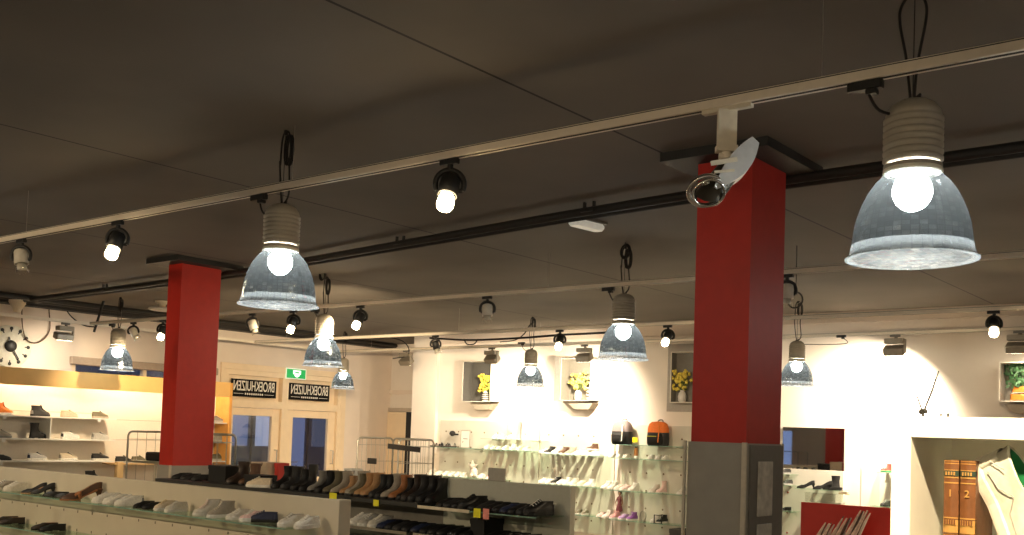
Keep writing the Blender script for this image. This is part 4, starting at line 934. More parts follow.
for px,k,c,lab in row: gs_(px,k,dict(U=c,S='black' if k!='sneaker' else 'white',I='black' if k!='sneaker' else 'grey'),lab,z=.93,y=GY-.24,rot=-.3,grp=g2,pyy=520,sc=1.05)
for px,lab in ((352,'black shoe on the bottom tier beside the partition end'),(364,'black shoe second from the partition end, bottom tier'),(376,'black shoe third from the partition end, bottom tier')):
    gs_(px,'loafer',dict(U='black',S='black',I='charcoal'),lab,z=.70,y=GY-.26,rot=-.3,grp='shoes on the bottom tier of the gondola',pyy=540)
g3='dark shoes on the upper glass shelf before the greenish panel'
row=[(454,'loafer','black'),(461,'loafer','charcoal'),(469,'loafer','black'),(477,'sneaker','black'),(486,'loafer','black'),(494,'loafer','charcoal'),(502,'loafer','black'),(510,'loafer','black'),(518,'loafer','navy'),(526,'loafer','black'),(534,'loafer','charcoal'),(543,'sneaker','black')]
L3=['black loafer nearest the boots on the upper dark shelf','charcoal loafer second on the upper dark shelf','black loafer third on the upper dark shelf','bulky black sneaker rising on the upper dark shelf','black loafer above the yellow price card','charcoal loafer above the pink card','black loafer after the cards on the upper dark shelf','black loafer in the middle of the upper dark shelf','navy loafer on the upper dark shelf','black loafer right after the navy one, upper dark shelf','charcoal loafer before the white laced sneaker','black sneaker with white laces at the end of the upper dark shelf']
for (px,k,c),lab in zip(row,L3):
    gs_(px-4,k,dict(U=c,S='black' ,I='black',L='white' if px>540 else 'black'),lab,z=1.135,y=GY-.2,rot=-.35,grp=g3,pyy=508,sc=1.08 if k=='loafer' else 1.15)
g4='dark shoes on the lower glass shelf before the greenish panel'
L4=['black shoe nearest the yellow edge strip, lower dark shelf','black pointed shoe second on the lower dark shelf','black shoe with grey lining under the yellow card','black shoe beside the black box, lower dark shelf','black shoe just after the black box, lower dark shelf','black shoe second after the black box','black shoe third after the black box','black shoe fourth after the black box','black shoe last on the lower dark shelf']
for px,lab in zip((444,453,464,476,500,510,520,531,542),L4):
    gs_(px-2,'loafer',dict(U='black',S='black',I='charcoal' if 'grey' not in lab else 'grey'),lab,z=.93,y=GY-.23,rot=-.35,grp=g4,pyy=526,sc=1.1)
p=at(488,522,Y=GY-.15); cardbox(p.x,GY-.16,.93,.13,.22,.14,'black','small black box amid the shoes of the lower dark shelf')
def card(px,py,Y,w,hh,mat,lab,ang=0):
    p=at(px,py,Y=Y); g=empty('price_card',p,lab,'price card')
    MB().box((-w/2,-.001,-hh/2),(w/2,.001,hh/2)).build('card',mat,g); MB().box((-.006,.001,-hh/2-.012),(.006,.006,-hh/2+.02)).build('clip',CLEARP,g); return g
card(333,496,GY-.41,.085,.05,YEL,'yellow price card just above the partition top edge')
card(376,503,GY-.31,.06,.05,YEL,'yellow price card under the tan boots')
card(477,513,GY-.37,.065,.065,YEL,'yellow price card on the dark shoe shelf, beside the pink card')
card(486,514,GY-.37,.055,.075,PINKC,'pink price card on the dark shoe shelf, beside the yellow card')
# ================================================================== BACK WALL DISPLAY
def bx(px,py,Y): return at(px,py,Y=Y)
WB=YB-.03
def wallpanel(x0,x1,z0,z1,lab):
    g=empty('perforated_wall_panel',((x0+x1)/2,YB,0),lab,'wall panel'); hx=(x1-x0)/2
    MB().box((-hx,-.03,z0),(hx,-.001,z1),ch=.002).build('panel',PANEL,g)
    pg=MB()
    for iz in range(6):
        for ix in range(int(2*hx/.3)):
            pg.lathe([(.001,.004),(.014,.004),(.014,0)],8,o=(-hx+.15+ix*.3,-.03,z1-.2-.27*iz),rot=Matrix.Rotation(PI/2,3,'X'))
    pg.build('peg_holes',M('peg_brown',(.16,.10,.05),.6),g); return g
wallpanel(-12.7,-10.45,.15,1.90,'pale perforated wall panel nearest the wire roll cage')
wallpanel(-10.40,-8.95,.15,1.90,'pale perforated wall panel with the striped sneakers')
wallpanel(-8.80,-7.15,.15,1.90,'pale perforated wall panel holding the backpacks')
def wshelf(x0,x1,z,lab,d=.30):
    g=empty('wall_glass_shelf',((x0+x1)/2,WB,z),lab,'shelf','glass shelves along the back wall'); hx=(x1-x0)/2
    MB().box((-hx,-d,-.008),(hx,0,0)).build('glass_pane',GLASS,g)
    MB().box((-hx,-d-.002,-.008),(hx,-d+.001,.0)).build('edge',GEDGE,g)
    b=MB()
    for x in (-hx+.18,hx-.18): b.box((x-.014,-.03,-.035),(x+.014,0,.012)).bar((x,0,-.03),(x,-d*.7,-.014),.014,.012)
    b.build('bracket',ALU,g); return g
Z1,Z2,Z3,Z4=1.60,1.40,.90,.43
wshelf(-12.64,-11.50,1.42,'glass shelf with black sandals nearest the roll cage')
wshelf(-11.48,-10.25,Z1,'upper glass shelf behind the salmon pink boot')
wshelf(-11.48,-10.25,Z2+.02,'glass shelf with a line of small white shoes')
wshelf(-10.15,-8.98,Z2-.01,'glass shelf with striped and brown sneakers')
wshelf(-8.83,-7.55,Z1-.01,'glass shelf carrying the two backpacks')
wshelf(-8.83,-7.2,Z2-.02,'glass shelf under the backpacks')
wshelf(-12.64,-11.0,Z3+.01,'lower glass shelf with white and pink shoes near the roll cage')
wshelf(-10.15,-8.98,Z3,'lower glass shelf with white shoes and one black one')
wshelf(-8.83,-7.2,Z3-.02,'lower glass shelf with white and pink shoes under the backpacks')
wshelf(-9.6,-8.98,Z4+.02,'short low glass shelf with two dark shoes')
wshelf(-8.83,-7.2,Z4,'lowest glass shelf with the purple shoes')
gk='small shoes on the back wall shelves'
def kd(px,z,kind,cols,lab,y=None,sc=.72,rot=0,ang=DN,grp=gk):
    yy=WB-.15 if y is None else y; p=bx(px,450,yy)
    # keep on the right plane: only the pixel column matters
    zz=z; p=at(px,CY+60,Y=yy); 
    return shoe(NM[kind],kind,(p.x,yy,zz),ang+rot,cols,lab,grp,full=False,scale=sc)
W_=dict(U='white',S='white',I='grey'); OW=dict(U='offwhite',S='white',I='beige'); PK=dict(U='pink',S='white',I='palepink')
# top left: black sandals, black ball, frame
for px,lab in ((437,'black sandal first on the shelf by the roll cage'),(443,'black sandal second on the shelf by the roll cage'),(450,'black sandal beside the framed card on the shelf')): kd(px,1.42,'sandal',dict(U='black',S='darkbrown'),lab,sc=.9,rot=-.5)
p=at(452,434,Y=WB-.1); g=empty('shoe_hook_display',(p.x,WB-.04,p.z-.02),'small black sandal hung on a peg above the black sandals','display')
MB().ball((0,-.05,.03),.05,sc=(1.2,1,1)).box((.0,-.07,-.0),(.14,-.03,.03),ch=.008).build('black_sandal_top',BLACKR,g); MB().tube([(0,.04,0),(0,-.1,0)],.006,6).build('peg',CHROME,g)
p0=at(461,430,Y=WB-.2); p1=at(470,447,Y=WB-.2)
g=empty('framed_card',((p0.x+p1.x)/2,WB-.2,1.42),'white framed card standing on the shelf beside the black sandals','framed card')
hw=(p1.x-p0.x)/2; hh=p0.z-1.42
fr=MB().box((-hw,-.006,0),(hw,.006,.014)).box((-hw,-.006,hh-.014),(hw,.006,hh)).box((-hw,-.006,0),(-hw+.014,.006,hh)).box((hw-.014,-.006,0),(hw,.006,hh)); fr.build('frame',M('grey_frame',(.45,.42,.36),.5),g)
MB().box((-hw+.012,-.002,.012),(hw-.012,.004,hh-.012)).build('card',WHITE,g)
MB().box((-.05,-.004,hh*.5),(.05,-.002,hh*.53)).tube([(-.06,-.003,hh*.3),(-.05,-.003,hh*.38)],.006,5).build('print',BLACK,g)
# pink boot + wire
p=at(514,440,Y=WB-.12); shoe('rain_boot','tallboot',(p.x,WB-.14,Z1),DN-.6,dict(U='pink',S='palepink',I='palepink'),'tall salmon pink rain boot on the upper glass shelf',gk,full=True,scale=.95,cat='boot')
o=MB().tube([(0,0,0),(0,0,.2),(-.02,0,.28)],.006,6).lathe([(.001,0),(.05,0),(.05,.008),(.001,.008)],14).build('wire_stand',STEEL); o.location=(p.x-.14,WB-.12,Z1); tag(o,'thin wire stand beside the salmon pink rain boot','stand')
kd(496,Z1,'sneaker',dict(U='palepink',S='white',I='white'),'pale pink shoe on the upper glass shelf before the pink boot',sc=.8)
kd(502,Z1,'sneaker',dict(U='offwhite',S='white',I='palepink'),'off-white shoe touching the pale pink one, upper glass shelf',sc=.8)
for px,lab,c in ((488,'palest white shoe starting the line of small white shoes','white'),(494,'small white shoe second in the line below the pink boot','white'),(500,'small white shoe third in the line','offwhite'),(506,'small white shoe with reddish lining in the line','white'),(513,'small white shoe after the red lined one','white'),(520,'small off-white shoe sixth in the line','offwhite'),(527,'small shoe with dark opening ending the line','white')):
    kd(px,Z2+.02,'hightop' if px in(500,513) else 'sneaker',dict(U=c,S='white',I='red' if px==506 else ('black' if px==527 else 'grey')),lab)
# striped group
for px,k,c,i,lab in ((545,'sneaker','white','black','white sneaker with black opening at the shelf start, beside the striped ones'),(550,'hightop','black','grey','black and white small high-top beside the striped sneakers'),(557,'hightop','white','navy','white high-top with navy lining among striped sneakers'),
  (564,'hightop','brown','tan','brown high-top with white sole among striped sneakers'),(571,'hightop','greige','brown','greige laced high-top before two white sneakers'),(579,'runner','white','brown','white running shoe with brown opening, first of two'),(586,'runner','white','brown','white running shoe with brown opening, second of two'),(595,'runner','white','greige','white running shoe at the end under the raised brown one')):
    kd(px,Z2-.01,k,dict(U=c,S='white',I=i,L='white' if c!='white' else 'black'),lab,sc=.82,rot=-.4)
g=empty('shoe_riser',(0,0,0),'small clear riser lifting the brown and white high-top','riser'); p=at(592,456,Y=WB-.08); g.location=(p.x,WB-.08,Z2-.01)
MB().box((-.06,-.07,.085),(.06,.07,.09)).box((-.06,-.07,0),(-.055,.07,.09)).box((.055,-.07,0),(.06,.07,.09)).build('riser_body',CLEARP,g)
shoe('high_top_sneaker','hightop',(p.x,WB-.08,Z2-.01+.09),DN-.9,dict(U='brown',S='white',I='white',T='white',L='white'),'brown and white high-top raised on a clear riser',gk,full=False,scale=.72)
# backpacks
def backpack(px,top,bot,accent,lab,pocket,band):
    p=at(px,442,Y=WB-.15); g=empty('backpack',(p.x,WB-.15,Z1-.01),lab,'backpack')
    b=MB(); rr=[]
    for i,(z,w,d) in enumerate(((0,.15,.085),(.02,.165,.10),(.12,.168,.105),(.20,.163,.10),(.27,.158,.095),(.33,.140,.08),(.36,.10,.06),(.37,.01,.01))):
        rr.append([Vector((w*math.copysign(abs(math.cos(a))**.6,math.cos(a)),d*math.copysign(abs(math.sin(a))**.6,math.sin(a)),z)) for a in [2*PI*j/24 for j in range(24)]])
    MB().loft(rr[:4],cap0=True).build('lower_body',M('pack_'+bot,COL[bot],.7,var=.1),g); MB().loft(rr[3:]).build('upper_body',M('pack_'+top,COL[top],.7,var=.06),g)
    q=MB(); r2=[]
    for (z,w,d) in ((.02,.12,.11),(.04,.135,.135),(.13,.135,.14),(.18,.12,.12),(.185,.1,.1)):
        r2.append([Vector((w*math.copysign(abs(math.cos(a))**.5,math.cos(a)),-.02+(-d*abs(math.sin(a))**.5 if math.sin(a)<0 else -.05),z)) for a in [2*PI*j/24 for j in range(24)]])
    q.loft(r2,cap0=True,cap1=True).build('front_pocket',M('pack_'+pocket,COL[pocket],.7,var=.1),g)
    MB().tube(spline([(-.05,.05,.34),(-.03,.07,.39),(.03,.07,.39),(.05,.05,.34)]),.008,6).build('handle',BLACKR,g)
    MB().box((-.10,-.166,.135),(.06,-.155,.148)).build('band',M('pack_'+band,COL[band],.6),g)
    s=MB()
    for x in (.07,): s.tube(spline([(x,-.10,.30),(x+.02,-.14,.2),(x+.015,-.15,.05)]),.009,6)
    s.build('strap',M('pack_'+accent,COL[accent],.6),g)
    return g
COL['packorange']=(.85,.20,.03); COL['packgrey']=(.24,.19,.19); COL['lime']=(.45,.42,.02)
backpack(622,'packgrey','black','white','small backpack with pinkish grey top over black, beside the yellow tag','black','charcoal')
backpack(658,'packorange','charcoal','orange','small backpack with bright orange top over dark lower half','black','lime')
p=at(635,440,Y=WB-.26); g=empty('price_card',p,'yellow price tag on the shelf between the two backpacks','price card'); MB().box((-.045,-.001,-.035),(.045,.001,.04)).build('card',YEL,g); MB().box((-.004,.001,-.045),(.004,.02,.0)).build('clip',CLEARP,g)
for px,c,i,lab in ((613,'offwhite','brown','small off-white shoe with brown opening under the grey backpack'),(620,'white','white','small white shoe second under the grey backpack'),(627,'offwhite','tan','small shoe with tan opening beside the amber bottle'),(652,'white','white','small white shoe first under the orange backpack'),(659,'white','offwhite','small white shoe second under the orange backpack'),(666,'white','offwhite','small white shoe third under the orange backpack')):
    kd(px,Z2-.02,'sneaker',dict(U=c,S='white',I=i),lab,sc=.7,y=WB-.17)
p=at(636,455,Y=WB-.15); g=empty('amber_bottle',(p.x,WB-.15,Z2-.02),'small amber and white bottle below the yellow tag','bottle'); MB().lathe([(.001,0),(.035,0),(.035,.03),(.032,.10),(.030,.15),(.02,.165)],16).build('body',M('amber',(.35,.13,.03),.3),g); MB().lathe([(.034,.0),(.037,.01),(.036,.04),(.033,.045)],16).build('label_band',WHITE,g); MB().lathe([(.02,.165),(.022,.17),(.022,.19),(.001,.19)],14).build('cap',BLACK,g)
# second row
for px,c,i,lab in ((432,'offwhite','white','off-white shoe behind the roll cage corner, lower back shelf'),(440,'white','black','white shoe with black opening on the lower back shelf'),(447,'white','grey','small white shoe second from the black opened one'),(453,'white','grey','small white shoe third on the lower back shelf'),(459,'white','grey','small white shoe fourth on the lower back shelf'),(465,'offwhite','grey','small white shoe before the white toy star'),
  (483,'white','pink','white and pink shoe after the toy star'),(491,'pink','palepink','pink shoe on the lower back shelf'),(497,'pink','white','pink shoe with white opening beside the white boot')):
    kd(px,Z3+.01,'sneaker',dict(U=c,S='white',I=i),lab,sc=.8)
kd(502,Z3+.01,'hightop',W_,'white high-top ending the row near the grey card',sc=.85)
p=at(475,466,Y=WB-.12); g=empty('soft_toy',(p.x,WB-.14,Z3+.01),'white soft toy with star shaped head sitting on the lower back shelf','toy')
MB().ball((0,0,.09),.075,sc=(1,.8,1.2)).tube([(.0,0,.12),(.06,-.03,.04),(.12,-.05,.03)],[.03,.028,.02],8).tube([(.0,0,.12),(.0,-.06,.05),(.03,-.11,.03)],[.03,.028,.02],8).build('body',M('toy_cream',(.78,.70,.62),.9,var=.05),g)
hd=MB()
for i in range(5):
    a=PI/2+i*2*PI/5; hd.tube([(-.03,-.01,.20),(-.03+.10*math.cos(a),-.01,.20+.10*math.sin(a))],[.045,.012],8)
hd.build('head',M('toy_cream',(.78,.70,.62),.9),g)
g=empty('grey_card',(0,0,0),'blank grey card standing on the ledge of the greenish gondola panel','card'); p=at(496.5,484,Y=GY-.0); g.location=(p.x,GY,1.34)
MB().box((-.082,-.004,0),(.082,.004,.098)).build('card_face',M('grey_card_face',(.42,.39,.34),.6),g); MB().box((-.08,-.02,0),(.08,.02,.008)).build('foot',CLEARP,g)
for px,k,c,i,lab in ((545,'sneaker','white','grey','small white shoe starting the row with the black shoe'),(551,'sneaker','white','black','white shoe with black opening beside the black one'),(557,'hightop','black','black','black high-top alone among white shoes on the lower shelf'),(563,'sneaker','white','grey','small white shoe after the black high-top'),(568,'hightop','white','offwhite','white high-top after the black high-top'),(575,'hightop','offwhite','palepink','off-white high-top in the middle of the lower shelf'),(583,'sneaker','cream','grey','cream shoe second from the end of the lower shelf'),(591,'hightop','white','beige','white shoe ending the lower shelf with the black high-top')):
    kd(px,Z3,k,dict(U=c,S='white',I=i),lab,sc=.82,rot=-.3)
for px,k,c,i,lab in ((608,'hightop','white','white','tall white shoe starting the shelf under the backpacks'),(614,'hightop','white','offwhite','tall white shoe second on the shelf under the backpacks'),(621,'sneaker','offwhite','grey','low off-white shoe before the pink rimmed one'),(627,'sneaker','palepink','pink','pink rimmed small shoe under the amber bottle'),(635,'hightop','white','palepink','white high-top after the pink rimmed shoe'),(656,'hightop','offwhite','grey','off-white shoe before the large pinkish boot'),(663,'boot','palepink','white','large pinkish white boot near the shelf end'),(684,'hightop','white','tan','white shoe at the shelf end touching the pillar edge')):
    kd(px,Z3-.02,k,dict(U=c,S='white',I=i),lab,sc=.85 if k!='boot' else .8,rot=-.25)
for px,lab in ((581,'dark small shoe with pale sole alone on the low short shelf'),(587,'second dark small shoe on the low short shelf')): kd(px,Z4+.02,'sneaker',dict(U='olive',S='white',I='black'),lab,sc=.7)
for px,k,c,i,lab in ((604,'sneaker','palepink','white','palest pink shoe at the start of the lowest shelf'),(610,'hightop','white','black','white high-top with black top on the lowest shelf'),(617,'hightop','pink','white','pink high-top in front of the little figurine'),(626,'sneaker','lilac','pink','lilac pink shoe on the lowest shelf'),(634,'hightop','purple','black','dark purple shoe on the lowest shelf'),(658,'hightop','white','black','white shoe framed by a black wire on the lowest shelf'),(664,'hightop','black','black','black shoe ending the lowest shelf')):
    kd(px,Z4,k,dict(U=c,S='white',I=i),lab,sc=.85,rot=-.2,y=WB-.16)
p=at(643,520,Y=WB-.1); o=MB().tube([(.05*math.cos(a*PI/10),0,.08+.075*math.sin(a*PI/10)) for a in range(20)],.008,6,closed=True).tube([(.02,0,0),(.02,0,.02)],.01).lathe([(.001,0),(.04,0),(.04,.008),(.001,.008)],12).build('ring_stand',STEEL); o.location=(p.x,WB-.1,Z4); tag(o,'oval silver ring stand between the purple and the framed white shoes','stand')
p=at(658,515,Y=WB-.28); o=MB().box((-.07,-.004,0),(-.055,.004,.13)).box((.055,-.004,0),(.07,.004,.13)).box((-.07,-.004,.118),(.07,.004,.13)).box((-.07,-.02,0),(.07,.02,.006)).build('shoe_prop_stand',BLACK); o.location=(p.x,WB-.28,Z4); tag(o,'small black square stand around the white shoe on the lowest shelf','stand')
p=at(619,505,Y=WB-.07); g=empty('figurine',(p.x,WB-.06,Z4),'slim standing figurine in a dark and pink dress on the lowest shelf','figurine')
MB().lathe([(.001,0),(.045,0),(.045,.01),(.012,.02),(.012,.10),(.055,.12),(.045,.18),(.025,.25),(.038,.30),(.034,.335),(.012,.35),(.010,.37)],16).build('dress',M('figurine_dress',(.25,.07,.09),.6,var=.3,scale=25),g)
MB().ball((0,0,.395),.026,sc=(1,1,1.2)).build('head',M('figurine_skin',(.45,.25,.16),.6),g); MB().ball((0,.008,.405),.031,sc=(1,1,1.1)).build('hair',M('figurine_hair',(.03,.015,.01),.7),g)
MB().tube([(-.035,0,.33),(-.065,-.01,.25),(-.04,-.03,.20)],[.010,.009,.007],6).tube([(.035,0,.33),(.065,-.01,.25),(.05,-.03,.20)],[.010,.009,.007],6).build('arms',M('figurine_skin',(.45,.25,.16),.6),g)
p0=at(670,529,Y=13.3); p1=at(686,538,Y=13.3)
g=empty('dark_grey_box',((p0.x+p1.x)/2,13.5,0),'dark grey box standing under the lowest shelf beside the pillar','box')
MB().box((-.17,-.15,0),(.17,.15,p0.z-.02)).build('carton',M('charcoal_carton',(.08,.078,.075),.7),g); MB().box((-.175,-.155,p0.z-.06),(.175,.155,p0.z)).build('lid',M('charcoal_carton',(.08,.078,.075),.7),g)
o=MB().box((-.012,-.012,0),(.012,.012,1.45)).build('black_knob_post',M('post_grey',(.4,.38,.33),.5)); o.location=(-7.14,13.7,0); tag(o,'thin grey post at the wall corner just beside the tall pillar','post')

# ------------------------------------------------------------------ flower wall boxes
DG=M('niche_dark_back',(.10,.095,.085),.7); NW=M('niche_white',(.80,.75,.66),.5)
def wallbox(x0,x1,z0,z1,d,Y,lab,back=DG,frame=.0,tray=True,inner=DG):
    g=empty('display_wall_box',((x0+x1)/2,Y,z0),lab,'wall display box','wall display boxes'); hx=(x1-x0)/2; h=z1-z0; t=.012
    MB().box((-hx,-d,0),(-hx+t,0,h)).box((hx-t,-d,0),(hx,0,h)).box((-hx,-d,0),(hx,0,t)).box((-hx,-d,h-t),(hx,0,h)).build('shell',NW,g)
    MB().box((-hx+t,-.01,t),(hx-t,-.002,h-t)).box((-hx+t,-d+.01,t),(-hx+t+.004,-.01,h-t)).build('lining',back,g)
    if frame: MB().box((-hx-frame,-.02,-frame),(-hx,0,h+frame)).box((hx,-.02,-frame),(hx+frame,0,h+frame)).box((-hx,-.02,-frame),(hx,0,0)).box((-hx,-.02,h),(hx,0,h+frame)).build('surround',M('taupe_surround',(.38,.35,.31),.7),g)
    if tray:
        b=MB(); w=.24
        q=.07; b.add([(q-w,-.20,-.03),(q+w,-.20,-.03),(q+w,0,-.03),(q-w,0,-.03),(q-w*.6,-.16,-.13),(q+w*.6,-.16,-.13),(q+w*.6,0,-.13),(q-w*.6,0,-.13)],[(3,2,1,0),(0,1,5,4),(1,2,6,5),(3,0,4,7),(4,5,6,7),(2,3,7,6)])
        b.build('tray',M('tray_stone',(.55,.48,.38),.6),g)
    return g
def flowers(x,Y,z,lab,vcol='striped',n=46,h=.42,seed=1,fc=(.75,.60,.08)):
    r=random.Random(seed)
    g=empty('vase',(x,Y,z),lab[0],'vase'); 
    body=MB().lathe([(.001,0),(.045,0),(.06,.03),(.065,.08),(.055,.13),(.03,.16),(.035,.18),(.03,.178),(.02,.15)],20).build('body',M('vase_white',(.75,.72,.68),.3),g)
    if vcol=='striped':
        s=MB()
        for i in range(4): s.lathe([(.0665-.003*abs(i-1.5),.028+i*.032),(.0675-.003*abs(i-1.5),.036+i*.032),(.0665-.003*abs(i-1.5),.044+i*.032)],20)
        s.build('stripes',BLACK,g)
    f=empty('flower_bunch',(x,Y,z+.15),lab[1],'flowers')
    st=MB(); bl=MB(); lf=MB()
    for i in range(n):
        a=r.uniform(0,2*PI); q=r.uniform(.02,.19); hh=r.uniform(.03,h-.10); e=Vector((q*math.cos(a),q*.26*math.sin(a)-.01,hh))
        st.tube([(0,0,-.02),(e.x*.4,e.y*.4,hh*.5),e],.003,4)
        for k in range(3): bl.ball(e+Vector((r.uniform(-.02,.02),r.uniform(-.02,.02),r.uniform(-.02,.02))),r.uniform(.016,.026),n=7,m=5)
        if i%2==0:
            m_=e*.7; lf.add([m_,m_+Vector((.03,-.005,.02)),m_+Vector((.055,0,.0)),m_+Vector((.03,.005,-.015))],[(0,1,2,3)])
    st.build('stems',M('stem_green',(.12,.16,.04),.7),f); bl.build('blossoms',M('blossom_%d'%seed,fc,.7,var=.25,scale=60),f); lf.build('leaves',M('leaf_olive',(.10,.13,.03),.6,var=.3),f)
Y1=YB
p0=at(463,361,Y=13.6); p1=at(490,402,Y=13.6)
wallbox(p0.x,p1.x,p1.z,p0.z,.25,Y1,'white wall box with yellow flowers and striped vase, first beside the pale column')
flowers(p1.x-.21,Y1-.13,p1.z+.013,('white and black striped vase in the wall box nearest the pale column','yellow flowers in the wall box nearest the pale column'),seed=3)
p0=at(561,358,Y=13.6); p1=at(590,401,Y=13.6)
wallbox(p0.x,p1.x,p1.z,p0.z,.25,Y1,'white wall box with yellow flowers behind the second grey floodlight',frame=.0,back=M('niche_grey',(.26,.24,.20),.7))
o=MB().box((-.05,-.25,0),(.05,0,p0.z-p1.z+.02)).build('side_board',M('taupe_surround',(.38,.35,.31),.7)); o.location=(p0.x-.07,Y1-.003,p1.z); tag(o,'narrow taupe board flanking the second flower wall box','board')
flowers((p0.x+p1.x)/2-.02,Y1-.13,p1.z+.013,('pale vase in the second flower wall box','pale yellow flowers in the second flower wall box'),seed=5,vcol='plain',fc=(.78,.62,.16))
g=empty('glass_stack',(p1.x-.09,Y1-.14,p1.z+.013),'stack of pale glass bowls beside the flowers in the second wall box','bowls'); 
b=MB()
for i in range(4): b.lathe([(.001,.01+i*.055),(.04,.012+i*.055),(.06,.045+i*.055),(.056,.045+i*.055),(.036,.018+i*.055)],16)
b.build('bowls_body',M('pale_glassware',(.55,.52,.46),.2),g)
p0=at(672,352,Y=13.72); p1=at(700,403,Y=13.72)
wallbox(p0.x,p1.x,p1.z,p0.z,.16,Y1,'wall box in a wide taupe surround, partly hidden by the tall pillar',frame=.13,tray=False,back=M('niche_grey2',(.20,.185,.165),.7))
flowers(p0.x+.17,Y1-.085,p1.z+.013,('pale vase in the taupe surrounded wall box by the pillar','yellow flowers in the taupe surrounded wall box by the pillar'),seed=8,vcol='plain',fc=(.75,.6,.1))

# ------------------------------------------------------------------ right part of back wall
# orange shoe box
p0=at(999,362,Y=13.0); p1=at(1040,402,Y=13.0)
wallbox(p0.x,p1.x,p1.z,p0.z,.25,YBR,'white wall box with orange shoes and green plant at the photo edge',back=M('niche_grey3',(.22,.2,.17),.7),frame=.0)
shoe('loafer','loafer',(p0.x+.24,YBR-.13,p1.z+.013),-.15,dict(U='orange',S='tan',I='cognac'),'lower orange shoe stacked in the wall box at the photo edge','orange shoes in the wall box',scale=1.1)
shoe('loafer','loafer',(p0.x+.26,YBR-.13,p1.z+.10),-.15,dict(U='orange',S='white',I='cognac'),'orange shoe with white sole resting on the lower orange one','orange shoes in the wall box',scale=1.1)
g=empty('plant',(p0.x+.14,YBR-.08,p1.z+.013),'green leafy plant behind the orange shoes','plant')
r=random.Random(4); lf=MB()
for i in range(140):
    c=Vector((max(-.09,r.gauss(.03,.075)),r.uniform(-.09,-.0),r.uniform(.16,.44))); a=r.uniform(0,2*PI); d=Vector((math.cos(a),-.3,math.sin(a)))*.035; e=Vector((-math.sin(a),0,math.cos(a)))*.014
    lf.add([c-d,c+e,c+d,c-e],[(0,1,2,3)])
lf.build('leaves',M('plant_leaf',(.03,.10,.03),.6,var=.4),g); MB().tube([(0,0,0),(.01,0,.3)],.006).tube([(0,0,.1),(.08,0,.35)],.005).build('stem',M('stem_green',(.12,.16,.04),.7),g)
# mirror
p0=at(783,427,Y=YBR-.03); p1=at(843,504,Y=YBR-.03); ph=at(800,469,Y=YBR-.03)
MIR=M('mirror_silver',(.86,.86,.84),.02,1.,var=.0)
g=empty('wall_mirror',((p0.x+p1.x)/2,YBR,p1.z),'tall frameless wall mirror beside the tall pillar, reflecting the red pillar','mirror'); hw=(p1.x-p0.x)/2
MB().box((-hw,-.026,ph.z-p1.z),(hw,-.02,p0.z-p1.z)).build('mirror_glass',MIR,g); MB().box((-hw,-.02,ph.z-p1.z),(hw,-.001,p0.z-p1.z)).build('backing',GREYD,g)
g=empty('perforated_wall_panel',((p0.x+p1.x)/2,YBR,0),'pale perforated wall panel directly below the mirror','wall panel')
MB().box((-hw-.1,-.03,.1),(hw,-.001,ph.z),ch=.002).build('panel',PANEL,g)
pg=MB()
for iz in range(4): pg.lathe([(.001,.004),(.014,.004),(.014,0)],8,o=(-hw+.09,-.03,ph.z-.32-.27*iz),rot=Matrix.Rotation(PI/2,3,'X'))
pg.build('peg_holes',M('peg_red',(.35,.08,.04),.6),g)
zs=at(820,489,Y=13.1).z
def ws2(x0,x1,z,lab):
    g=empty('wall_glass_shelf',((x0+x1)/2,YBR-.03,z),lab,'shelf','glass shelves along the back wall'); hx=(x1-x0)/2
    pts=[(-hx,0),(-hx,-.18),(-hx+.06,-.27),(0,-.31),(hx-.06,-.27),(hx,-.18),(hx,0)]
    MB().loft([[Vector((x,y,-.008)) for x,y in pts],[Vector((x,y,0)) for x,y in pts]],cap0=True,cap1=True,smooth=False).build('glass_pane',GLASS,g)
    MB().box((-.1,-.03,-.03),(-.07,0,0)).box((.07,-.03,-.03),(.1,0,0)).build('bracket',ALU,g)
xa=at(796,488,Y=13.1).x; xb=at(846,490,Y=13.1).x
ws2(xa,xb,zs,'rounded glass shelf with black heels in front of the mirror panel')
gp='black heels before the mirror panel'
shoe('high_heel_pump','pump',(xa+.16,YBR-.20,zs),PI+.2,dict(U='black',I='black',S='black'),'black heel nearest the pillar on the rounded glass shelf',gp,scale=.85)
shoe('high_heel_pump','pump',(xa+.38,YBR-.18,zs),PI+.3,dict(U='black',I='charcoal',S='black'),'black heel in the middle of the rounded glass shelf',gp,scale=.9)
shoe('ankle_boot','boot',(xa+.47,YBR-.12,zs),PI+.5,dict(U='black',I='grey',S='black',L='silver'),'black buckled ankle boot standing behind the black heels',gp,scale=.8,cat='boot')
shoe('high_heel_pump','flat',(xa+.56,YBR-.20,zs),PI-.3,dict(U='charcoal',I='grey',S='black'),'charcoal flat at the end of the rounded glass shelf',gp,scale=.8)
p=at(840,492,Y=12.9); 
o=empty('clear_display_box',(at(822,500,Y=12.95).x,12.98,zs-.16),'clear acrylic box under the black heels','display box'); MB().box((-.20,-.10,0),(.20,.10,.11)).build('box_body',CLEARP,o); MB().box((-.21,-.11,.11),(.21,.11,.118)).build('lid',CLEARP,o)
MB().box((-.2,.1,-.02),(.2,.25,0)).build('support',ALU,o)
shoe('ballet_flat','flat',(p.x+.02,12.98,zs-.16+.118),PI*.8,dict(U='cream',I='white',S='gold'),'cream flat shoe lying on the clear display box',None,scale=.8)
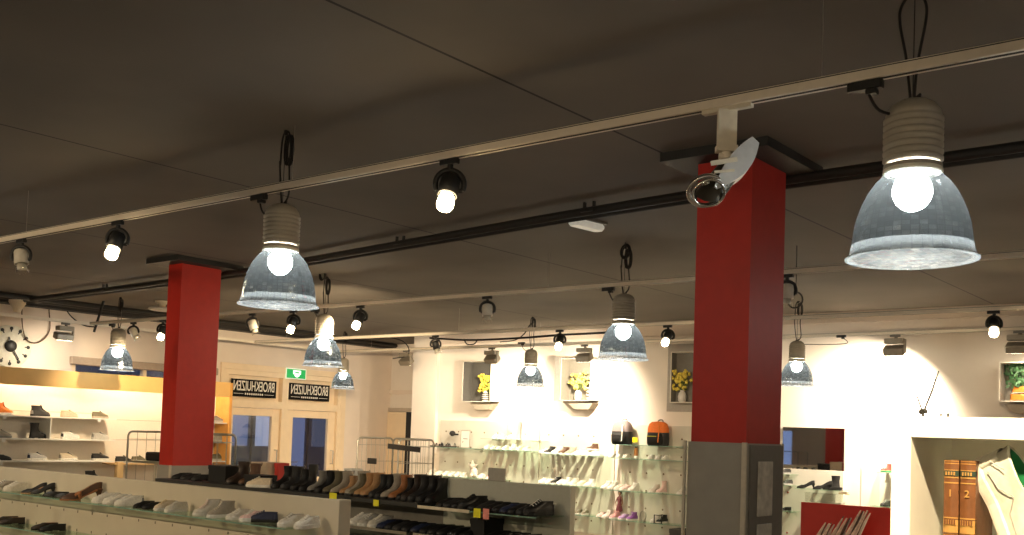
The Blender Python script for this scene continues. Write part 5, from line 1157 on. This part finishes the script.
for px,py,k,c,lab in ((785,474,'sneaker','black','black shoe peeking out beside the tall pillar, upper'),(787,485,'sneaker','charcoal','charcoal shoe peeking out beside the tall pillar, middle'),(786,511,'loafer','black','black shoe peeking out beside the tall pillar, lower')):
    q=at(px,py,Y=YBR-.15); 
    sg=empty('shoe_ledge',(q.x,YBR-.03,q.z),'small glass ledge holding '+lab.split(' peeking')[0]+' beside the tall pillar, '+lab.split(', ')[1],'ledge'); MB().box((-.16,-.24,-.008),(.14,0,0)).build('glass_pane',GLASS,sg)
    MB().box((-.02,-.03,-.03),(.02,0,-.008)).build('bracket',ALU,sg)
    shoe(NM[k],k,(q.x,YBR-.15,q.z),DN-.4,dict(U=c,S='grey',I='black'),lab,'dark shoes beside the pillar',full=False,scale=.7)
# glass shelf strip by the white cabinet
for py,c,lab,k in ((472,'red','red and green shoe on a small shelf beside the near white cabinet','hightop'),(506,'charcoal','dark shoe on a small shelf beside the near white cabinet','sneaker')):
    q=at(885,py,Y=YBR-.12)
    sg=empty('shoe_ledge',(q.x,YBR,q.z),('upper' if py<490 else 'lower')+' small glass ledge beside the near white cabinet','ledge'); MB().box((-.14,-.25,-.008),(.3,0,0)).build('glass_pane',GLASS,sg); MB().box((-.02,-.03,-.03),(.02,0,-.008)).build('bracket',ALU,sg)
    shoe(NM[k],k,(q.x+.02,YBR-.13,q.z),DN-.4,dict(U=c,S='green' if c=='red' else 'black',I='black'),lab,None,full=False,scale=.7)
struct('trim_5',MB().box((at(860,480,Y=13.2).x,YBR-.012,0),(at(879,480,Y=13.2).x,YBR,at(860,463,Y=13.2).z+.0),ch=.002),WALLB)

# red display board with strips
yb=8.2
p0=at(801,502,Y=yb); p1=at(892,510,Y=yb)
g=empty('red_display_board',((p0.x+p1.x)/2,yb,0),'glossy red display board with tan striped bundles leaning on it','display board'); hw=(p1.x-p0.x)/2
MB().box((-hw,0,0),(hw+.25,.04,p0.z),ch=.003).build('board',RED,g); MB().box((-hw,-.32,p0.z-.50),(hw+.25,0,p0.z-.47)).box((-hw,-.32,0),(hw+.25,0,.05)).build('ledge',RED,g)
zl=p0.z-.47
ST=[M('strip_tan',(.66,.50,.40),.6,var=.3,scale=40),M('strip_dark',(.12,.07,.05),.6,var=.3,scale=40),M('strip_pale',(.85,.76,.68),.6,var=.1)]
def bundle(px,h,lab,n=6,seed=0,lean=.42):
    p=at(px,530,Y=yb-.12); r=random.Random(seed); g=empty('tapered_strip_bundle',(p.x,yb-.14,zl),lab,'bundle','tapered bundles on the red board')
    for i in range(n):
        x=-.045+.09*i/n; hh=h*(1-.05*r.random()); le=lean*hh+.02*r.random(); w=.013
        a=[Vector((x-w,-.01,0)),Vector((x+w,-.01,0)),Vector((x+w*1.1+le*.5,0.0,hh*.5)),Vector((x+le+.004,.02,hh)),Vector((x+le-.004,.02,hh)),Vector((x-w*.9+le*.4,0,hh*.5))]
        b=[v+Vector((0,.008,0)) for v in a]
        m_=MB().loft([a,b],cap0=True,cap1=True,smooth=False); m_.v=[(v[0],v[1]+(i%3)*.012,v[2]) for v in m_.v]
        m_.build('strip',ST[i%3],g)
bundle(812,.33,'shortest tan striped bundle, nearest the pillar side of the red board',seed=1)
bundle(826,.39,'middle tan striped bundle on the red board',seed=2)
bundle(841,.45,'tallest tan striped bundle on the red board',seed=3)
for px,lab in ((871,'pale rounded shoe tip low on the red board'),(880,'second pale rounded shoe tip low on the red board')):
    p=at(px,534,Y=yb-.12); shoe('ballet_flat','flat',(p.x,yb-.12,zl+.135),DN,dict(U='palepink',I='black',S='offwhite'),lab,'pale shoes on the red board',full=False,scale=.8,rot=Matrix(((0,1,0),(0,0,1),(1,0,0))).transposed())

# ================================================================== NEAR WHITE CABINET
YC=2.4
q0=at(892,416,Y=YC); q1=at(911,437,Y=YC)
x0=q0.x; fx=q1.x-q0.x; zt=q0.z; zo=q1.z
g=empty('white_cube_cabinet',(x0,YC,0),'near white open cabinet holding two brown books and a white sneaker','cabinet')
W=1.25; zb=zo-.285; D=.33
CABI=M('cabinet_laminate',(.80,.80,.72),.5,var=.015)
MB().box((0,0,0),(fx,D,zt),ch=.001).build('side_panel',CABI,g); MB().box((W-fx,0,0),(W,D,zt),ch=.001).build('side_panel',CABI,g)
MB().box((fx,0,zo),(W-fx,D,zt),ch=.001).build('top_panel',CABI,g)
for z in (zb,zb-.40,zb-.80,.1): MB().box((fx,.005,z-.025),(W-fx,D,z)).build('shelf',CABI,g)
MB().box((fx,D-.01,.1),(W-fx,D,zo)).build('back_panel',CABI,g)
# books
def book(x,w,num,lab):
    g=empty('leather_book',(x+w/2,YC+.045,zb),lab,'book','brown leather volumes'); hb=at(950,460,Y=YC+.045).z-zb
    LE=M('brown_leather',(.12,.045,.013),.45,var=.15,scale=50,bump=.1); GO=M('gilt',(.42,.24,.07),.4,.3); GR=M('dark_green_label',(.012,.03,.018),.5)
    s=MB(); n=8
    ring=lambda z:[Vector((-w/2+.001+(w-.002)*i/n,-.006*math.sin(PI*i/n),z)) for i in range(n+1)]+[Vector((w/2-.001,.145,z)),Vector((-w/2+.001,.145,z))]
    s.loft([ring(0),ring(hb)],cap0=True,cap1=True,smooth=False)
    rf=lambda q:1-(1-q)*.79
    def f(a,b,e=.0012,k=1,r=rf): s.loft([[Vector((-w/2+.001+(w-.002)*i/n,-.006*math.sin(PI*i/n)-e,z)) for i in range(n+1)]+[Vector((w/2-.001,.01,z)),Vector((-w/2+.001,.01,z))] for z in (r(a)*hb,r(b)*hb)],k=k,cap0=True,cap1=True,smooth=False)
    f(.05,.07,r=lambda q:q); f(.0,.03,r=lambda q:q); f(.15,.285,.0006)
    for a,b in ((.985,.992),(.955,.965),(.875,.885),(.785,.80),(.72,.735),(.30,.315),(.215,.225),(.13,.15),(.09,.10)): f(a,b)
    f(.81,.872,k=2)
    mt=lambda z,e=-.0085: Matrix(((1,0,0,0),(0,0,-1,e),(0,1,0,z),(0,0,0,1)))
    text_mesh(num,.022,GO,'volume_number',g,mt(rf(.60)*hb),depth=.0006)
    t=s
    for zz in (.85,.83): 
        for i in range(4): t.box((-w*.32+i*w*.17,-.0088,rf(zz)*hb-.002),(-w*.32+i*w*.17+w*.1,-.007,rf(zz)*hb+.002),k=1)
    for zz in (.275,.245): 
        for i in range(5): t.box((-w*.36+i*w*.15,-.0088,rf(zz)*hb-.003),(-w*.36+i*w*.15+w*.1,-.007,rf(zz)*hb+.003),k=0)
    s.build('cover',[LE,GO,GR],g)
xb0=at(943.5,480,Y=YC+.045).x; xb1=at(960,480,Y=YC+.045).x; xb2=at(977,480,Y=YC+.045).x
book(xb0,xb1-xb0-.0015,'1','brown leather book with gilt number 1 on its spine')
book(xb1,xb2-xb1-.0015,'2','brown leather book with gilt number 2 on its spine')
# leaning white sneaker
tv=Vector((.45,0,-.893)); up0=Vector((.893,0,.45)); rl=math.radians(24); uv=up0*math.cos(rl)+Vector((0,-1,0))*math.sin(rl); yv=uv.cross(tv)
Rm=Matrix((tv,yv,uv)).transposed()
hp=at(975,459,Y=YC+.10); org=hp-Rm@Vector((-.142,0,.005))
zlow=min((org+Rm@Vector((x,0,0))).z for x in (.144,)); 
COL['lightgrey2']=(.50,.50,.43); COL['leafgreen']=(.01,.16,.05)
big=shoe('sneaker','sneaker',org,0,dict(U='lightgrey2',S='offwhite',I='leafgreen',T='lightgrey2',L='offwhite',H='lightgrey2'),'large white sneaker with green lining leaning toe down beside the books','sneaker in the near cabinet',rot=Rm,scale=1.0)
del big['group']
# stitching on it
st=MB()
for sg in(-1,1):
    for pts in ([(-.10,.034,.045),(-.06,.034,.05),(-.03,.033,.075)],[(-.03,.033,.075),(.0,.037,.05),(.05,.045,.045)],[(.05,.045,.045),(.06,.035,.065)],[(-.12,.03,.06),(-.09,.033,.085)]):
        st.tube([(a,sg*(b+.001),c) for a,b,c in pts],.0013,4)
st.build('stitching',M('stitch_grey',(.35,.35,.32),.8),big)
# ornament on top
p=at(923,413,Y=YC+.1); g=empty('twig_ornament',(p.x,YC+.1,zt),'small grey ornament with two thin feathery twigs on top of the near white cabinet','ornament')
GRT=M('pewter_grey',(.012,.012,.011),.5,.3)
MB().lathe([(.001,0),(.008,0),(.003,.005),(.003,.01)],10).ball((-.004,0,.014),.0065).ball((.004,.003,.015),.006).ball((0,-.004,.018),.005).build('base',GRT,g)
for (dx_,dz,nm) in ((-.036,.10,0),(.034,.11,1)):
    e=Vector((dx_,0,dz)); b=Vector((dx_*.08,0,.018)); tw=MB().tube([b,b+(e-b)*.5+Vector((.002,0,0)),e],[.0025,.0021,.0016],5)
    if nm:
        for i in range(10):
            q=b+(e-b)*(.12+.07*i); tw.tube([q,q+Vector((.003,0,.006))],.0009,4); tw.tube([q,q+Vector((-.001,0,.007))],.0009,4)
    tw.build('twig',GRT,g)
for px,lab in ((941,'tiny grey peg on top of the near cabinet, beside the ornament'),(948,'second tiny grey peg on top of the near cabinet')):
    p=at(px,413,Y=YC+.12); o=MB().lathe([(.001,0),(.0026,0),(.0022,.006),(.0026,.011),(.001,.012)],10).build('small_peg',GRT); o.location=(p.x,YC+.12,zt); tag(o,lab,'peg')

# ================================================================== WORLD
wd=bpy.data.worlds.new('world'); sc.world=wd; wd.use_nodes=True; bg=wd.node_tree.nodes['Background']; bg.inputs[0].default_value=(.30,.40,.72,1); bg.inputs[1].default_value=.5
